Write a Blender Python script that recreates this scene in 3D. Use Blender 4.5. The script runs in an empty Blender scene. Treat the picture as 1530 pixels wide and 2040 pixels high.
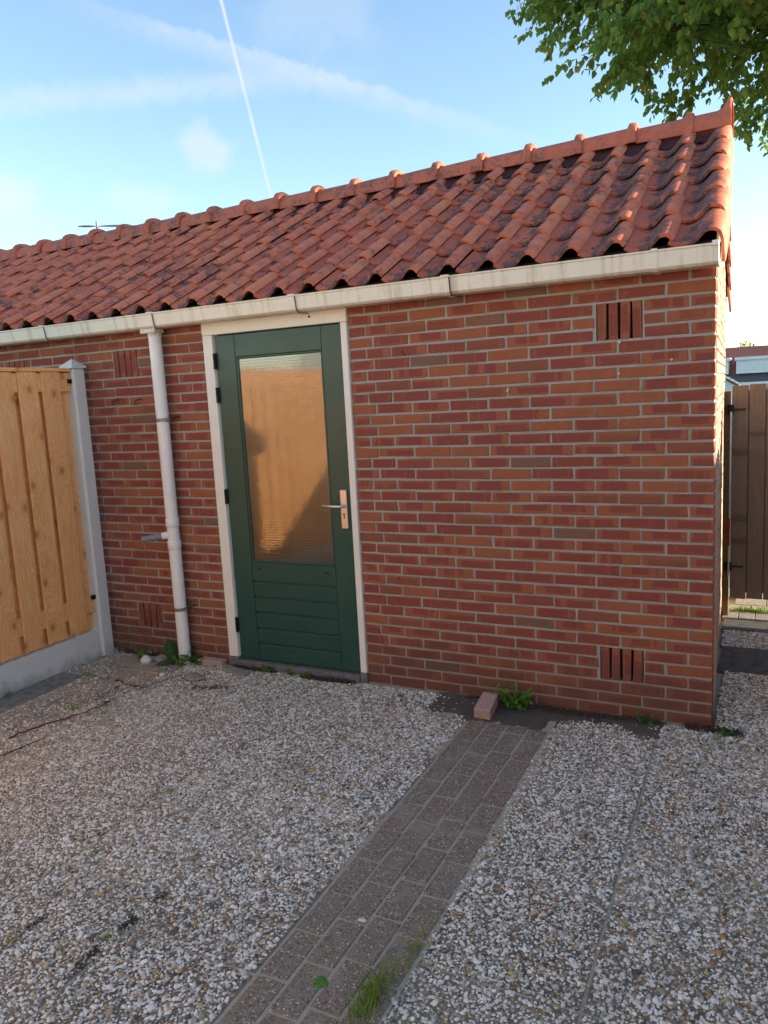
import bpy, math, random
import numpy as np
from mathutils import Matrix, Vector
rnd = random.Random(7); NR = np.random.default_rng(11)
R = math.radians
SC = bpy.context.scene; COL = SC.collection

# ------------------------------------------------------------------ camera
cam = bpy.data.cameras.new('camera'); camo = bpy.data.objects.new('camera', cam); COL.objects.link(camo)
RX = Vector((0.892397, 0.448124, -0.053024)); RY = Vector((0.020442, -0.157530, -0.987303)); RZ = Vector((-0.450787, 0.879982, -0.149739))
CAM = Vector((0.274733, -3.937058, 1.710616))
camo.matrix_world = Matrix(((RX.x, -RY.x, -RZ.x, CAM.x), (RX.y, -RY.y, -RZ.y, CAM.y), (RX.z, -RY.z, -RZ.z, CAM.z), (0, 0, 0, 1)))
cam.sensor_fit = 'VERTICAL'; cam.sensor_height = 24.0; cam.lens = 24.0 * 1558.957 / 2040.0
cam.clip_start = 0.05; cam.clip_end = 4000
SC.camera = camo

# ------------------------------------------------------------------ light
SUN_EL, SUN_AZ = 12.5, 65.5           # azimuth from +Y towards +X
sd = Vector((math.sin(R(SUN_AZ)) * math.cos(R(SUN_EL)), math.cos(R(SUN_AZ)) * math.cos(R(SUN_EL)), math.sin(R(SUN_EL))))
sun = bpy.data.lights.new('sun', 'SUN'); sun.energy = 5.0; sun.angle = R(0.5); sun.color = (1.0, 0.84, 0.63)
suno = bpy.data.objects.new('sun', sun); COL.objects.link(suno)
suno.rotation_euler = sd.to_track_quat('Z', 'Y').to_euler()
suno.location = sd * 30
SC.view_settings.view_transform = 'Standard'; SC.view_settings.look = 'None'
SC.view_settings.exposure = 1.37; SC.view_settings.gamma = 1.0; SC.view_settings.use_curve_mapping = False
try:
    SC.cycles.use_denoising = True; SC.cycles.max_bounces = 8; SC.cycles.transparent_max_bounces = 8
    SC.cycles.sample_clamp_indirect = 6.0
except Exception: pass


class NT:
    """tiny node helper"""
    def __init__(s, tree): s.t = tree; s.n = tree.nodes; s.l = tree.links
    def node(s, typ, **k):
        n = s.n.new(typ)
        for a, v in k.items(): setattr(n, a, v)
        return n
    def put(s, sock, v):
        if isinstance(v, bpy.types.NodeSocket): s.l.new(v, sock)
        elif v is not None:
            if isinstance(v, (tuple, list)) and len(v) == 3 and sock.type == 'RGBA': v = (*v, 1)
            sock.default_value = v
    def math(s, op, a, b=None, c=None, clamp=False):
        n = s.node('ShaderNodeMath', operation=op, use_clamp=clamp)
        for i, v in enumerate((a, b, c)):
            if v is not None: s.put(n.inputs[i], v)
        return n.outputs[0]
    def vm(s, op, a, b=None, sc=None):
        n = s.node('ShaderNodeVectorMath', operation=op); s.put(n.inputs[0], a)
        if b is not None: s.put(n.inputs[1], b)
        if sc is not None: s.put(n.inputs['Scale'], sc)
        return n.outputs['Value'] if op in ('DOT_PRODUCT', 'LENGTH', 'DISTANCE') else n.outputs['Vector']
    def sep(s, v):
        n = s.node('ShaderNodeSeparateXYZ'); s.put(n.inputs[0], v); return n.outputs
    def comb(s, x, y, z):
        n = s.node('ShaderNodeCombineXYZ')
        for i, v in enumerate((x, y, z)): s.put(n.inputs[i], v)
        return n.outputs[0]
    def noise(s, vec, scale=5, detail=3, rough=.55, dist=0, out=0):
        n = s.node('ShaderNodeTexNoise'); s.put(n.inputs['Vector'], vec); s.put(n.inputs['Scale'], scale)
        s.put(n.inputs['Detail'], detail); s.put(n.inputs['Roughness'], rough); s.put(n.inputs['Distortion'], dist)
        return n.outputs[out]
    def voro(s, vec, scale=5, feature='F1', out=0, rand=1, dim='3D'):
        n = s.node('ShaderNodeTexVoronoi', feature=feature, voronoi_dimensions=dim); s.put(n.inputs['Vector'], vec); s.put(n.inputs['Scale'], scale)
        s.put(n.inputs['Randomness'], rand); return n.outputs[out]
    def step(s, v, a, b, lo=0, hi=1):
        n = s.node('ShaderNodeMapRange', interpolation_type='SMOOTHSTEP')
        s.put(n.inputs[0], v)
        for i, w in enumerate((a, b, lo, hi)): s.put(n.inputs[i + 1], w)
        return n.outputs[0]
    def mix(s, f, a, b, blend='MIX'):
        n = s.node('ShaderNodeMix', data_type='RGBA', blend_type=blend)
        s.put(n.inputs[0], f); s.put(n.inputs[6], a); s.put(n.inputs[7], b); return n.outputs[2]
    def ramp(s, f, stops, interp='LINEAR'):
        n = s.node('ShaderNodeValToRGB'); r = n.color_ramp; r.interpolation = interp
        while len(r.elements) < len(stops): r.elements.new(1.0)
        for e, (p, c) in zip(r.elements, stops): e.position = p; e.color = (*c, 1)
        s.put(n.inputs[0], f); return n.outputs[0]
    def attr(s, name, out='Vector'):
        return s.node('ShaderNodeAttribute', attribute_name=name).outputs[out]
    def bump(s, h, strength=.5, dist=.01, nrm=None):
        n = s.node('ShaderNodeBump'); n.inputs['Strength'].default_value = strength; n.inputs['Distance'].default_value = dist
        s.put(n.inputs['Height'], h)
        if nrm is not None: s.put(n.inputs['Normal'], nrm)
        return n.outputs[0]
    def obj(s): return s.node('ShaderNodeTexCoord').outputs['Object']
    def pos(s): return s.node('ShaderNodeNewGeometry').outputs['Position']
    def orand(s): return s.node('ShaderNodeObjectInfo').outputs['Random']


def mat(name, fn):
    m = bpy.data.materials.new(name); m.use_nodes = True; t = NT(m.node_tree)
    b = next(n for n in t.n if n.type == 'BSDF_PRINCIPLED')
    fn(t, b); return m
def setp(t, b, color=None, rough=None, normal=None, **k):
    if color is not None: t.put(b.inputs['Base Color'], color)
    if rough is not None: t.put(b.inputs['Roughness'], rough)
    if normal is not None: t.put(b.inputs['Normal'], normal)
    for a, v in k.items(): t.put(b.inputs[a.replace('_', ' ')], v)

# ------------------------------------------------------------------ world: sky, two spread contrails, a fresh one, a few puffs
W = bpy.data.worlds.new('World'); SC.world = W; W.use_nodes = True
t = NT(W.node_tree); bg = next(n for n in t.n if n.type == 'BACKGROUND')
sky = t.node('ShaderNodeTexSky', sky_type='NISHITA'); sky.sun_disc = False
sky.sun_elevation = R(SUN_EL); sky.sun_rotation = R(SUN_AZ); sky.altitude = 0; sky.air_density = 1.0; sky.dust_density = 0.15; sky.ozone_density = 1.6
d = t.vm('NORMALIZE', t.node('ShaderNodeTexCoord').outputs['Generated'])
wn = t.noise(d, 22, 4, .6); wn2 = t.noise(d, 70, 3, .6)
def trail(p, q, width, fade0, fade1, amount, rag, one_sided=False):
    p = Vector(p).normalized(); q = Vector(q).normalized(); n = p.cross(q).normalized(); m = (p + q).normalized(); a = n.cross(m)
    dist = t.vm('DOT_PRODUCT', d, tuple(n))
    if rag:
        dist = t.math('ADD', dist, t.math('MULTIPLY', t.math('SUBTRACT', wn2, .5), rag))
    if one_sided:                                   # one sharp edge, one feathered edge
        up = t.step(dist, -width * .18, width * .05); dn = t.step(dist, width * .1, width, 1, 0)
        core = t.math('MULTIPLY', up, dn)
    else:
        core = t.step(t.math('ABSOLUTE', dist), 0, width, 1, 0)
    al = t.vm('DOT_PRODUCT', d, tuple(a))
    fr = t.vm('DOT_PRODUCT', d, tuple(m))
    end = t.math('MULTIPLY', t.step(al, *fade0), t.step(al, *fade1))
    core = t.math('MULTIPLY', t.math('MULTIPLY', core, t.step(wn, .25, .65, .55, 1.0)), t.math('MULTIPLY', end, t.step(fr, 0, .2)))
    return t.math('MULTIPLY', core, amount)
masks = [trail((-.536, .7334, .4182), (-.5402, .8077, .2361), .0030, (-.6, -.3), (.10, .6, 1, .3), .85, .0012),
         trail((-.5319, .7574, .3787), (-.4091, .8481, .3366), .030, (-.30, -.12), (.05, .34, 1, 0), .42, .016, True),
         trail((-.7309, .6034, .3189), (-.504, .7898, .3496), .022, (-.9, -.3), (.06, .30, 1, 0), .40, .020)]
def puff(c, rx, rz, amount):
    c = Vector(c).normalized(); e = Vector((0, 0, 1)).cross(c).normalized(); u = c.cross(e)
    x = t.math('DIVIDE', t.vm('DOT_PRODUCT', d, tuple(e)), rx); z = t.math('DIVIDE', t.vm('DOT_PRODUCT', d, tuple(u)), rz)
    r = t.math('SQRT', t.math('ADD', t.math('MULTIPLY', x, x), t.math('MULTIPLY', z, z)))
    r = t.math('ADD', r, t.math('MULTIPLY', t.math('SUBTRACT', wn, .5), 1.6))
    return t.math('MULTIPLY', t.math('MULTIPLY', t.step(r, .25, 1.0, 1, 0), amount), t.step(t.vm('DOT_PRODUCT', d, tuple(c)), 0, .3))
masks += [puff((-.5886, .7554, .288), .050, .034, .55), puff((-.7664, .5996, .238), .075, .040, .6), puff((-.6589, .7149, .229), .05, .025, .4),
          puff((-.455, .7857, .41), .11, .06, .22), puff((-.05, .985, .10), .25, .04, .20)]
m = masks[0]
for k in masks[1:]:
    m = t.math('SUBTRACT', 1, t.math('MULTIPLY', t.math('SUBTRACT', 1, m), t.math('SUBTRACT', 1, k)))
skc = t.mix(m, sky.outputs[0], (2.30, 2.45, 2.55))
t.put(bg.inputs['Color'], skc); bg.inputs['Strength'].default_value = 0.15

# ------------------------------------------------------------------ mesh helpers
def _box_template():
    v = []; idx = {}
    for sx in (-1, 1):
        for sy in (-1, 1):
            for sz in (-1, 1):
                for ax in range(3): idx[(sx, sy, sz, ax)] = len(v); v.append((sx, sy, sz, ax))
    f = []
    for ax in range(3):
        o = [a for a in range(3) if a != ax]
        for s in (-1, 1):
            q = []
            for a, b in ((-1, -1), (1, -1), (1, 1), (-1, 1)):
                c = [0, 0, 0]; c[ax] = s; c[o[0]] = a; c[o[1]] = b; q.append(idx[(*c, ax)])
            f.append(q)
    for ax in range(3):                       # edges parallel to ax
        o = [a for a in range(3) if a != ax]
        for a in (-1, 1):
            for b in (-1, 1):
                c0 = [0, 0, 0]; c0[o[0]] = a; c0[o[1]] = b; c1 = list(c0); c0[ax] = -1; c1[ax] = 1
                f.append([idx[(*c0, o[0])], idx[(*c1, o[0])], idx[(*c1, o[1])], idx[(*c0, o[1])]])
    for sx in (-1, 1):
        for sy in (-1, 1):
            for sz in (-1, 1): f.append([idx[(sx, sy, sz, a)] for a in range(3)])
    S = np.array([x[:3] for x in v], float); A = np.array([x[3] for x in v])
    P = S * 1.0
    for i in range(24):
        for a in range(3):
            if a != A[i]: P[i, a] *= .8
    out = []
    for q in f:
        p = P[q]; n = np.cross(p[1] - p[0], p[2] - p[0])
        if n @ p.mean(0) < 0: q = q[::-1]
        out.append(q)
    return S, A, out
TS, TA, TF = _box_template()
def chbox_v(c, h, ch):
    h = np.array(h, float); c = np.array(c, float)
    V = TS * h
    off = np.ones((24, 3)) * ch; off[np.arange(24), TA] = 0
    return V - TS * off + c


class MB:
    def __init__(s): s.v = []; s.f = []; s.at = {}
    def add(s, V, F, **at):
        o = len(s.v); V = np.asarray(V, float)
        for k in set(s.at) | set(at):
            L = s.at.setdefault(k, [(0, 0, 0)] * o); a = at.get(k, (0, 0, 0))
            L.extend([tuple(x) for x in a] if np.ndim(a) == 2 else [tuple(a)] * len(V))
        s.v.extend(map(tuple, V.tolist())); s.f.extend([[i + o for i in q] for q in F]); return s
    def box(s, x0, x1, y0, y1, z0, z1, ch=0.002):
        return s.add(chbox_v(((x0 + x1) / 2, (y0 + y1) / 2, (z0 + z1) / 2), ((x1 - x0) / 2, (y1 - y0) / 2, (z1 - z0) / 2), ch), TF)
    def tube(s, path, radii, n=10, cap=True, ecc=None):
        P = [Vector(p) for p in path]; V = []; F = []
        if not hasattr(radii, '__len__'): radii = [radii] * len(P)
        up = None
        for i, p in enumerate(P):
            tg = (P[min(i + 1, len(P) - 1)] - P[max(i - 1, 0)]).normalized()
            if up is None:
                up = Vector((0, 0, 1)) if abs(tg.z) < .9 else Vector((1, 0, 0))
            a = tg.cross(up).normalized(); b = a.cross(tg).normalized(); up = b
            for j in range(n):
                w = 2 * math.pi * j / n; q = p + (a * math.cos(w) + b * math.sin(w)) * radii[i]; V.append(tuple(q))
        for i in range(len(P) - 1):
            for j in range(n):
                k = (j + 1) % n; F.append([i * n + j, i * n + k, (i + 1) * n + k, (i + 1) * n + j][::-1])
        if cap: F.append(list(range(n))); F.append([(len(P) - 1) * n + j for j in range(n)][::-1])
        return s.add(V, F)
    def prism(s, poly, p0, p1, axis='x'):
        """poly = 2D points (a,b) in the plane across axis"""
        n = len(poly); V = []
        for w in (p0, p1):
            for a, b in poly: V.append({'x': (w, a, b), 'y': (a, w, b), 'z': (a, b, w)}[axis])
        F = [[i, (i + 1) % n, n + (i + 1) % n, n + i] for i in range(n)] + [list(range(n))[::-1], list(range(n, 2 * n))]
        return s.add(V, F)
    def mesh(s, name, smooth=False):
        me = bpy.data.meshes.new(name); me.from_pydata(s.v, [], s.f)
        for k, L in s.at.items():
            a = me.attributes.new(k, 'FLOAT_VECTOR', 'POINT'); a.data.foreach_set('vector', np.array(L, np.float32).ravel())
        if smooth: me.polygons.foreach_set('use_smooth', [True] * len(me.polygons))
        return me
    def build(s, name, m, parent=None, smooth=False, loc=None, fix=False):
        me = s.mesh(name, smooth)
        if fix:
            import bmesh
            b = bmesh.new(); b.from_mesh(me); bmesh.ops.recalc_face_normals(b, faces=b.faces); b.to_mesh(me); b.free()
        return link(name, me, m, parent, loc)
def link(name, me, m=None, parent=None, loc=None):
    o = bpy.data.objects.new(name, me); COL.objects.link(o)
    if m is not None and me is not None and not me.materials: me.materials.append(m)
    if parent is not None: o.parent = parent
    if loc is not None: o.location = loc
    return o
def thing(name, label, cat, loc=(0, 0, 0), group=None):
    o = bpy.data.objects.new(name, None); COL.objects.link(o); o.location = loc; o.empty_display_size = .1
    return tag(o, label, cat, group)
def tag(o, label=None, cat=None, group=None, kind=None):
    if label: o['label'] = label
    if cat: o['category'] = cat
    if group: o['group'] = group
    if kind: o['kind'] = kind
    return o
def sub(parent, o):  # parent a world-space mesh under an empty that sits at its base
    o.parent = parent                     # mesh parents all have an identity world matrix
    if parent.type == 'EMPTY': o.matrix_parent_inverse = Matrix.Translation(-Vector(parent.location))
    return o
def plate(mb, x0, x1, z0, z1, y0, y1, holes):
    xs = sorted({x0, x1, *[h[0] for h in holes], *[h[1] for h in holes]}); zs = sorted({z0, z1, *[h[2] for h in holes], *[h[3] for h in holes]})
    xs = [x for x in xs if x0 <= x <= x1]; zs = [z for z in zs if z0 <= z <= z1]
    for i in range(len(xs) - 1):
        for j in range(len(zs) - 1):
            cx = (xs[i] + xs[i + 1]) / 2; cz = (zs[j] + zs[j + 1]) / 2
            if any(h[0] < cx < h[1] and h[2] < cz < h[3] for h in holes): continue
            V = [(a, b, c) for a in (xs[i], xs[i + 1]) for b in (y0, y1) for c in (zs[j], zs[j + 1])]
            mb.add(V, [[0, 1, 3, 2], [4, 6, 7, 5], [0, 4, 5, 1], [2, 3, 7, 6], [0, 2, 6, 4], [1, 5, 7, 3]])

# ------------------------------------------------------------------ materials
def m_brick(t, b):
    bl = t.attr('bl'); bs = t.sep(t.attr('bs')); l = t.sep(bl); p = t.pos()
    off = t.vm('ADD', p, t.vm('SCALE', t.attr('bs'), sc=7.0))
    n1 = t.noise(off, 38, 3, .6); n2 = t.noise(off, 140, 3, .6); n3 = t.noise(off, 14, 2, .5)
    u = t.math('ABSOLUTE', t.math('ADD', l[0], t.math('MULTIPLY', t.math('SUBTRACT', bs[1], .5), .5)))
    v = t.math('ABSOLUTE', t.math('ADD', l[1], t.math('MULTIPLY', t.math('SUBTRACT', bs[2], .5), .9)))
    D = t.math('MAXIMUM', t.math('DIVIDE', u, t.math('ADD', .62, t.math('MULTIPLY', bs[2], .45))), t.math('DIVIDE', v, t.math('ADD', .70, t.math('MULTIPLY', bs[1], .6))))
    D = t.math('ADD', D, t.math('MULTIPLY', t.math('SUBTRACT', n1, .5), .55))
    M = t.step(D, .80, 1.02, 1, 0)
    band = t.noise(t.comb(t.math('MULTIPLY', l[0], 1.5), bs[1], t.math('MULTIPLY', bs[2], 30)), 1.0, 1, .5)
    M = t.math('MULTIPLY', M, t.step(band, .30, .36))
    M = t.math('MULTIPLY', M, t.step(bs[0], .20, .22))                     # some bricks are all orange
    M = t.math('MAXIMUM', M, t.step(bs[0], .80, .82))                       # some all red
    orange = t.mix(n3, (.385, .138, .072), (.32, .108, .060))
    red = t.mix(n3, (.30, .086, .063), (.24, .070, .056))
    c = t.mix(M, orange, red)
    ring = t.math('MULTIPLY', t.step(D, .80, .9), t.step(D, .9, 1.06, 1, 0))
    c = t.mix(t.math('MULTIPLY', ring, .30), c, (.47, .175, .085))
    c = t.mix(t.step(bs[0], .036, .042, .8, 0), c, t.mix(n1, (.22, .135, .10), (.17, .112, .09)))
    c = t.mix(t.math('MULTIPLY', t.step(bs[2], .90, .96), .45), c, (.27, .125, .068))
    edge = t.math('MAXIMUM', t.step(t.math('ABSOLUTE', l[1]), .80, 1.0), t.step(t.math('ABSOLUTE', l[0]), .95, 1.0))
    c = t.mix(t.math('MULTIPLY', edge, t.step(n1, .35, .6, .10, .75)), c, (.30, .19, .15))
    c = t.mix(t.math('MULTIPLY', t.step(n2, .35, .75), .30), c, t.mix(.5, c, (.12, .06, .045)), 'MIX')
    # grime and green algae on the lowest courses, in patches
    z = t.sep(p)[2]; g = t.math('ADD', z, t.math('MULTIPLY', t.math('SUBTRACT', t.noise(p, 3.2, 3, .6), .5), .7))
    c = t.mix(t.step(g, .02, .50, .62, 0), c, (.105, .066, .050))
    speck = t.step(t.noise(p, 260, 2, .5), .74, .80)
    c = t.mix(t.math('MULTIPLY', speck, .35), c, (.45, .36, .30))
    setp(t, b, c, t.step(n1, .2, .8, .80, .95), t.bump(t.math('ADD', n2, t.math('MULTIPLY', n1, .8)), .55, .005))
    b.inputs['Specular IOR Level'].default_value = .10
M_BRICK = mat('brick', m_brick)
def m_mortar(t, b):
    p = t.pos(); n = t.noise(p, 60, 4, .65); n2 = t.noise(p, 4, 3, .6); n3 = t.noise(p, 300, 2, .6)
    c = t.mix(n, (.33, .325, .315), (.49, .485, .47)); c = t.mix(t.step(n2, .5, .7, 0, .5), c, (.24, .19, .155))
    z = t.sep(p)[2]; c = t.mix(t.step(t.math('ADD', z, t.math('MULTIPLY', n2, .5)), .25, .7, .5, 0), c, (.14, .115, .09))
    setp(t, b, c, .95, t.bump(t.math('ADD', n, n3), .6, .006))
M_MORTAR = mat('mortar', m_mortar)
def m_tile(t, b):
    o = t.obj(); r = t.orand(); xyz = t.sep(o); off = t.vm('ADD', o, t.comb(t.math('MULTIPLY', r, 37), t.math('MULTIPLY', r, 91), 0))
    n1 = t.noise(off, 11, 4, .65); n2 = t.noise(off, 55, 4, .65); n3 = t.noise(off, 220, 3, .6); n4 = t.noise(t.pos(), 1.1, 2, .5)
    c = t.mix(n1, (.62, .165, .085), (.45, .112, .064)); c = t.mix(t.math('MULTIPLY', r, .5), c, (.42, .10, .062))
    c = t.mix(t.step(t.math('FRACT', t.math('MULTIPLY', r, 7.3)), .70, .9, 0, .5), c, (.70, .215, .105))
    band = t.math('MULTIPLY', t.step(xyz[0], .04, .11), t.step(xyz[0], .16, .20, 1, 0))  # dirt on pan and left flank, also standing in for their shade
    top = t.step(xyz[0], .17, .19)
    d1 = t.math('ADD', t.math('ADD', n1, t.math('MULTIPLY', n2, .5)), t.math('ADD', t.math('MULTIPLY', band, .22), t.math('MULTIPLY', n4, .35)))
    dirt_shade = t.step(d1, .99, 1.10)
    c = t.mix(t.math('MULTIPLY', dirt_shade, t.step(n2, .3, .62, .50, .95)), c, (.075, .056, .054))
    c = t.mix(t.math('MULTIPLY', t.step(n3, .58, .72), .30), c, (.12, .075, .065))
    c = t.mix(t.math('MULTIPLY', t.step(xyz[0], .165, .20), t.step(n1, .35, .6, .55, .1)), c, (.74, .24, .115))  # painted highlight: right side of each roll made lighter
    lich = t.math('MULTIPLY', t.step(n2, .63, .68), t.step(t.math('SUBTRACT', n4, t.math('MULTIPLY', xyz[2], 0)), .46, .6))
    c = t.mix(t.math('MULTIPLY', lich, .28), c, (.46, .42, .37))
    spot = t.step(t.voro(off, 34), .10, .16, 1, 0)
    c = t.mix(t.math('MULTIPLY', t.math('MULTIPLY', spot, t.step(n1, .5, .6)), .6), c, (.50, .50, .47))
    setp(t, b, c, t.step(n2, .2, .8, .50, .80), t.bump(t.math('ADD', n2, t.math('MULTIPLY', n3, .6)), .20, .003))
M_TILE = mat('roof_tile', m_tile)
def m_ridge(t, b):
    o = t.obj(); r = t.orand(); off = t.vm('ADD', o, t.comb(t.math('MULTIPLY', r, 37), t.math('MULTIPLY', r, 91), 0)); p = t.pos()
    n1 = t.noise(off, 9, 4, .65); n2 = t.noise(off, 50, 4, .65); z = t.sep(o)[2]
    c = t.mix(n1, (.60, .165, .088), (.47, .12, .07))
    d = t.math('MULTIPLY', t.step(t.math('ADD', n2, t.math('MULTIPLY', n1, .8)), .85, 1.08), t.step(t.sep(p)[0], -1.6, -.5, .85, .35))
    c = t.mix(d, c, (.12, .085, .075))
    moss = t.math('MULTIPLY', t.step(z, .085, .12), t.step(n2, .54, .62))
    c = t.mix(t.math('MULTIPLY', moss, .6), c, (.22, .15, .045))
    setp(t, b, c, .75, t.bump(n2, .2, .003))
M_RIDGE = mat('ridge_tile', m_ridge)
def flat(name, col, rough=.6, n=0.12, scale=30, bump=.1, metal=0, spec=None):
    def fn(t, b):
        p = t.obj(); a = t.noise(p, scale, 4, .6); c2 = tuple(x * (1 - n * 2.2) for x in col)
        setp(t, b, t.mix(t.step(a, .35, .75), col, c2), rough, t.bump(a, bump, .002), Metallic=metal)
        if spec is not None: b.inputs['Specular IOR Level'].default_value = spec
    return mat(name, fn)
M_UNDER = flat('ridge_underlay', (.085, .020, .020), .8, .3, 60, .4)
M_SHEATH = flat('roof_sheathing', (.05, .035, .03), .9)
def m_gutter(t, b):
    p = t.pos(); s = t.sep(p); n = t.noise(t.comb(t.math('MULTIPLY', s[0], 9), t.math('MULTIPLY', s[1], 3), t.math('MULTIPLY', s[2], 30)), 1.0, 4, .6)
    n2 = t.noise(p, 7, 4, .65); n3 = t.noise(p, 60, 3, .6)
    c = t.mix(n2, (.84, .81, .70), (.88, .86, .77))
    drip = t.noise(t.comb(t.math('MULTIPLY', s[0], 26), 0, t.math('MULTIPLY', s[2], 1.5)), 1.0, 3, .6)
    c = t.mix(t.step(t.math('ADD', drip, t.math('MULTIPLY', n2, .5)), .72, 1.0, 0, .5), c, (.48, .40, .27))
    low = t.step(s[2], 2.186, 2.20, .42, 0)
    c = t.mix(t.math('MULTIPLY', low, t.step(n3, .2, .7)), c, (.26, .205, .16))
    c = t.mix(t.step(n3, .60, .75, 0, .18), c, (.33, .31, .26))
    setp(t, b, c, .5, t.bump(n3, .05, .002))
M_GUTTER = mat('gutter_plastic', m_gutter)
def m_white(t, b):
    p = t.pos(); n = t.noise(p, 9, 4, .6); n2 = t.noise(p, 90, 3, .6); z = t.sep(p)[2]
    c = t.mix(n, (.88, .865, .81), (.80, .775, .71))
    c = t.mix(t.step(n2, .62, .72, 0, .3), c, (.40, .34, .27))
    setp(t, b, c, .5, t.bump(n, .08, .003))
M_WHITE = mat('white_paint', m_white)
def m_green(t, b):
    p = t.pos(); s = t.sep(p); n = t.noise(p, 6, 4, .6); n2 = t.noise(p, 130, 3, .6)
    g = t.noise(t.comb(t.math('MULTIPLY', s[0], 30), 0, t.math('MULTIPLY', s[2], 2)), 1.0, 3, .6)
    c = t.mix(n, (.014, .066, .054), (.020, .082, .066))
    c = t.mix(t.math('MULTIPLY', t.step(n2, .60, .72), t.step(s[2], .1, .35, .35, .04)), c, (.30, .33, .30))
    c = t.mix(t.step(t.math('ADD', g, t.math('MULTIPLY', n, .4)), .8, 1.0, 0, .20), c, (.06, .075, .055))
    setp(t, b, c, t.step(n, .3, .7, .30, .42), t.bump(t.math('ADD', n2, t.math('MULTIPLY', g, 2)), .05, .002))
M_GREEN = mat('green_paint', m_green)
def m_glass(t, b):
    p = t.pos(); s = t.sep(p)
    def ridge(v, w):
        f = t.math('FRACT', t.math('MULTIPLY', v, 1 / w)); return t.math('SINE', t.math('MULTIPLY', f, math.pi))
    wob = t.noise(p, 5, 2, .5)
    gx = t.step(ridge(t.math('ADD', s[0], t.math('MULTIPLY', wob, .0)), .0165), .0, .34); gz = t.step(ridge(t.math('ADD', s[2], t.math('MULTIPLY', wob, .0)), .0165), .0, .34)
    cx = t.math('DIVIDE', s[0], .0165); cz = t.math('DIVIDE', s[2], .0165)
    wn_ = t.node('ShaderNodeTexWhiteNoise', noise_dimensions='2D'); t.put(wn_.inputs['Vector'], t.comb(t.math('FLOOR', cx), t.math('FLOOR', cz), 0))
    rc = t.sep(wn_.outputs['Color'])
    tilt = t.math('ADD', t.math('MULTIPLY', t.math('SUBTRACT', rc[0], .5), t.math('FRACT', cx)), t.math('MULTIPLY', t.math('SUBTRACT', rc[1], .5), t.math('FRACT', cz)))
    h = t.math('ADD', t.math('ADD', gx, gz), t.math('MULTIPLY', tilt, .42))
    setp(t, b, (.86, .87, .80), .05, t.bump(h, .40, .0007), Transmission_Weight=1.0, IOR=1.52)
    b.inputs['Specular IOR Level'].default_value = 1.0
    b.inputs['Coat Weight'].default_value = 1.0; b.inputs['Coat Roughness'].default_value = .06; b.inputs['Coat IOR'].default_value = 1.7
    t.l.new(b.inputs['Normal'].links[0].from_socket, b.inputs['Coat Normal'])
M_GLASS = mat('wired_glass', m_glass)
M_ALU = flat('satin_aluminium', (.78, .72, .66), .35, .05, 200, .02, metal=.9)
M_DARKMETAL = flat('dark_metal', (.025, .026, .028), .45, .2, 80, .1, metal=.6)
M_STEEL = flat('grey_steel', (.32, .33, .34), .45, .2, 80, .1, metal=.7)
M_PIPE = flat('white_pipe_plastic', (.88, .875, .85), .42, .05, 6, .03)
M_GREYPIPE = flat('grey_pipe_plastic', (.24, .25, .26), .5, .12, 40, .05)
M_THRESH = flat('blue_grey_stone', (.17, .17, .185), .7, .2, 40, .2)
M_DARK = flat('dark_rubber', (.015, .015, .015), .8)
M_RUST = flat('rusty_iron', (.06, .022, .012), .8, .3, 120, .3)
def m_concrete(t, b):
    p = t.pos(); n = t.noise(p, 7, 5, .65); n2 = t.noise(p, 120, 3, .6); z = t.sep(p)[2]
    c = t.mix(n, (.64, .635, .61), (.74, .73, .70)); c = t.mix(t.step(n2, .62, .7, 0, .3), c, (.28, .28, .27))
    c = t.mix(t.step(t.math('ADD', z, t.math('MULTIPLY', n, .25)), .10, .22, .55, 0), c, (.20, .20, .16))
    setp(t, b, c, .9, t.bump(t.math('ADD', n2, n), .25, .003))
M_CONC = mat('fence_concrete', m_concrete)
def wood(name, light, dark, knot, knots=True):
    def fn(t, b):
        o = t.obj(); r = t.orand(); s = t.sep(o)
        off = t.comb(t.math('ADD', s[0], t.math('MULTIPLY', r, 13)), t.math('ADD', s[1], t.math('MULTIPLY', r, 31)), t.math('ADD', s[2], t.math('MULTIPLY', r, 57)))
        st = t.vm('MULTIPLY', off, (1.0, 1.0, .10))
        ko = t.sep(off); kv = t.comb(t.math('MULTIPLY', ko[1], 5.0), t.math('MULTIPLY', ko[2], 3.4), 0); kd = t.voro(kv, 1.0, rand=1.0, dim='2D')
        warp = t.math('MULTIPLY', t.step(kd, .0, .5, 1, 0), .9)
        g = t.noise(t.vm('ADD', st, t.comb(0, t.math('MULTIPLY', warp, .03), 0)), 26, 3, .55, .6)
        rings = t.math('SINE', t.math('MULTIPLY', t.math('ADD', g, t.math('MULTIPLY', warp, .5)), 34))
        fine = t.noise(t.vm('MULTIPLY', off, (1, 1, .03)), 260, 2, .5)
        c = t.mix(t.step(rings, -.9, .9, 0, .50), light, dark)
        c = t.mix(t.step(fine, .4, .7, 0, .3), c, dark)
        c = t.mix(t.math('MULTIPLY', t.step(t.noise(off, 5, 3, .5), .5, .75), .45), c, dark)
        c = t.mix(t.math('MULTIPLY', r, .25), c, dark)
        if knots:
            k = t.step(kd, .055, .095, 1, 0); c = t.mix(t.math('MULTIPLY', k, .9), c, knot)
            halo = t.math('MULTIPLY', t.step(kd, .08, .24, 1, 0), .55); c = t.mix(halo, c, dark)
        setp(t, b, c, .62, t.bump(t.math('ADD', fine, t.math('MULTIPLY', rings, .3)), .12, .002))
    return mat(name, fn)
M_PINE = wood('new_orange_timber', (.97, .53, .22), (.74, .31, .10), (.26, .095, .030))
M_BROWN = wood('brown_stained_timber', (.23, .175, .135), (.15, .112, .086), (.06, .045, .035))
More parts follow.
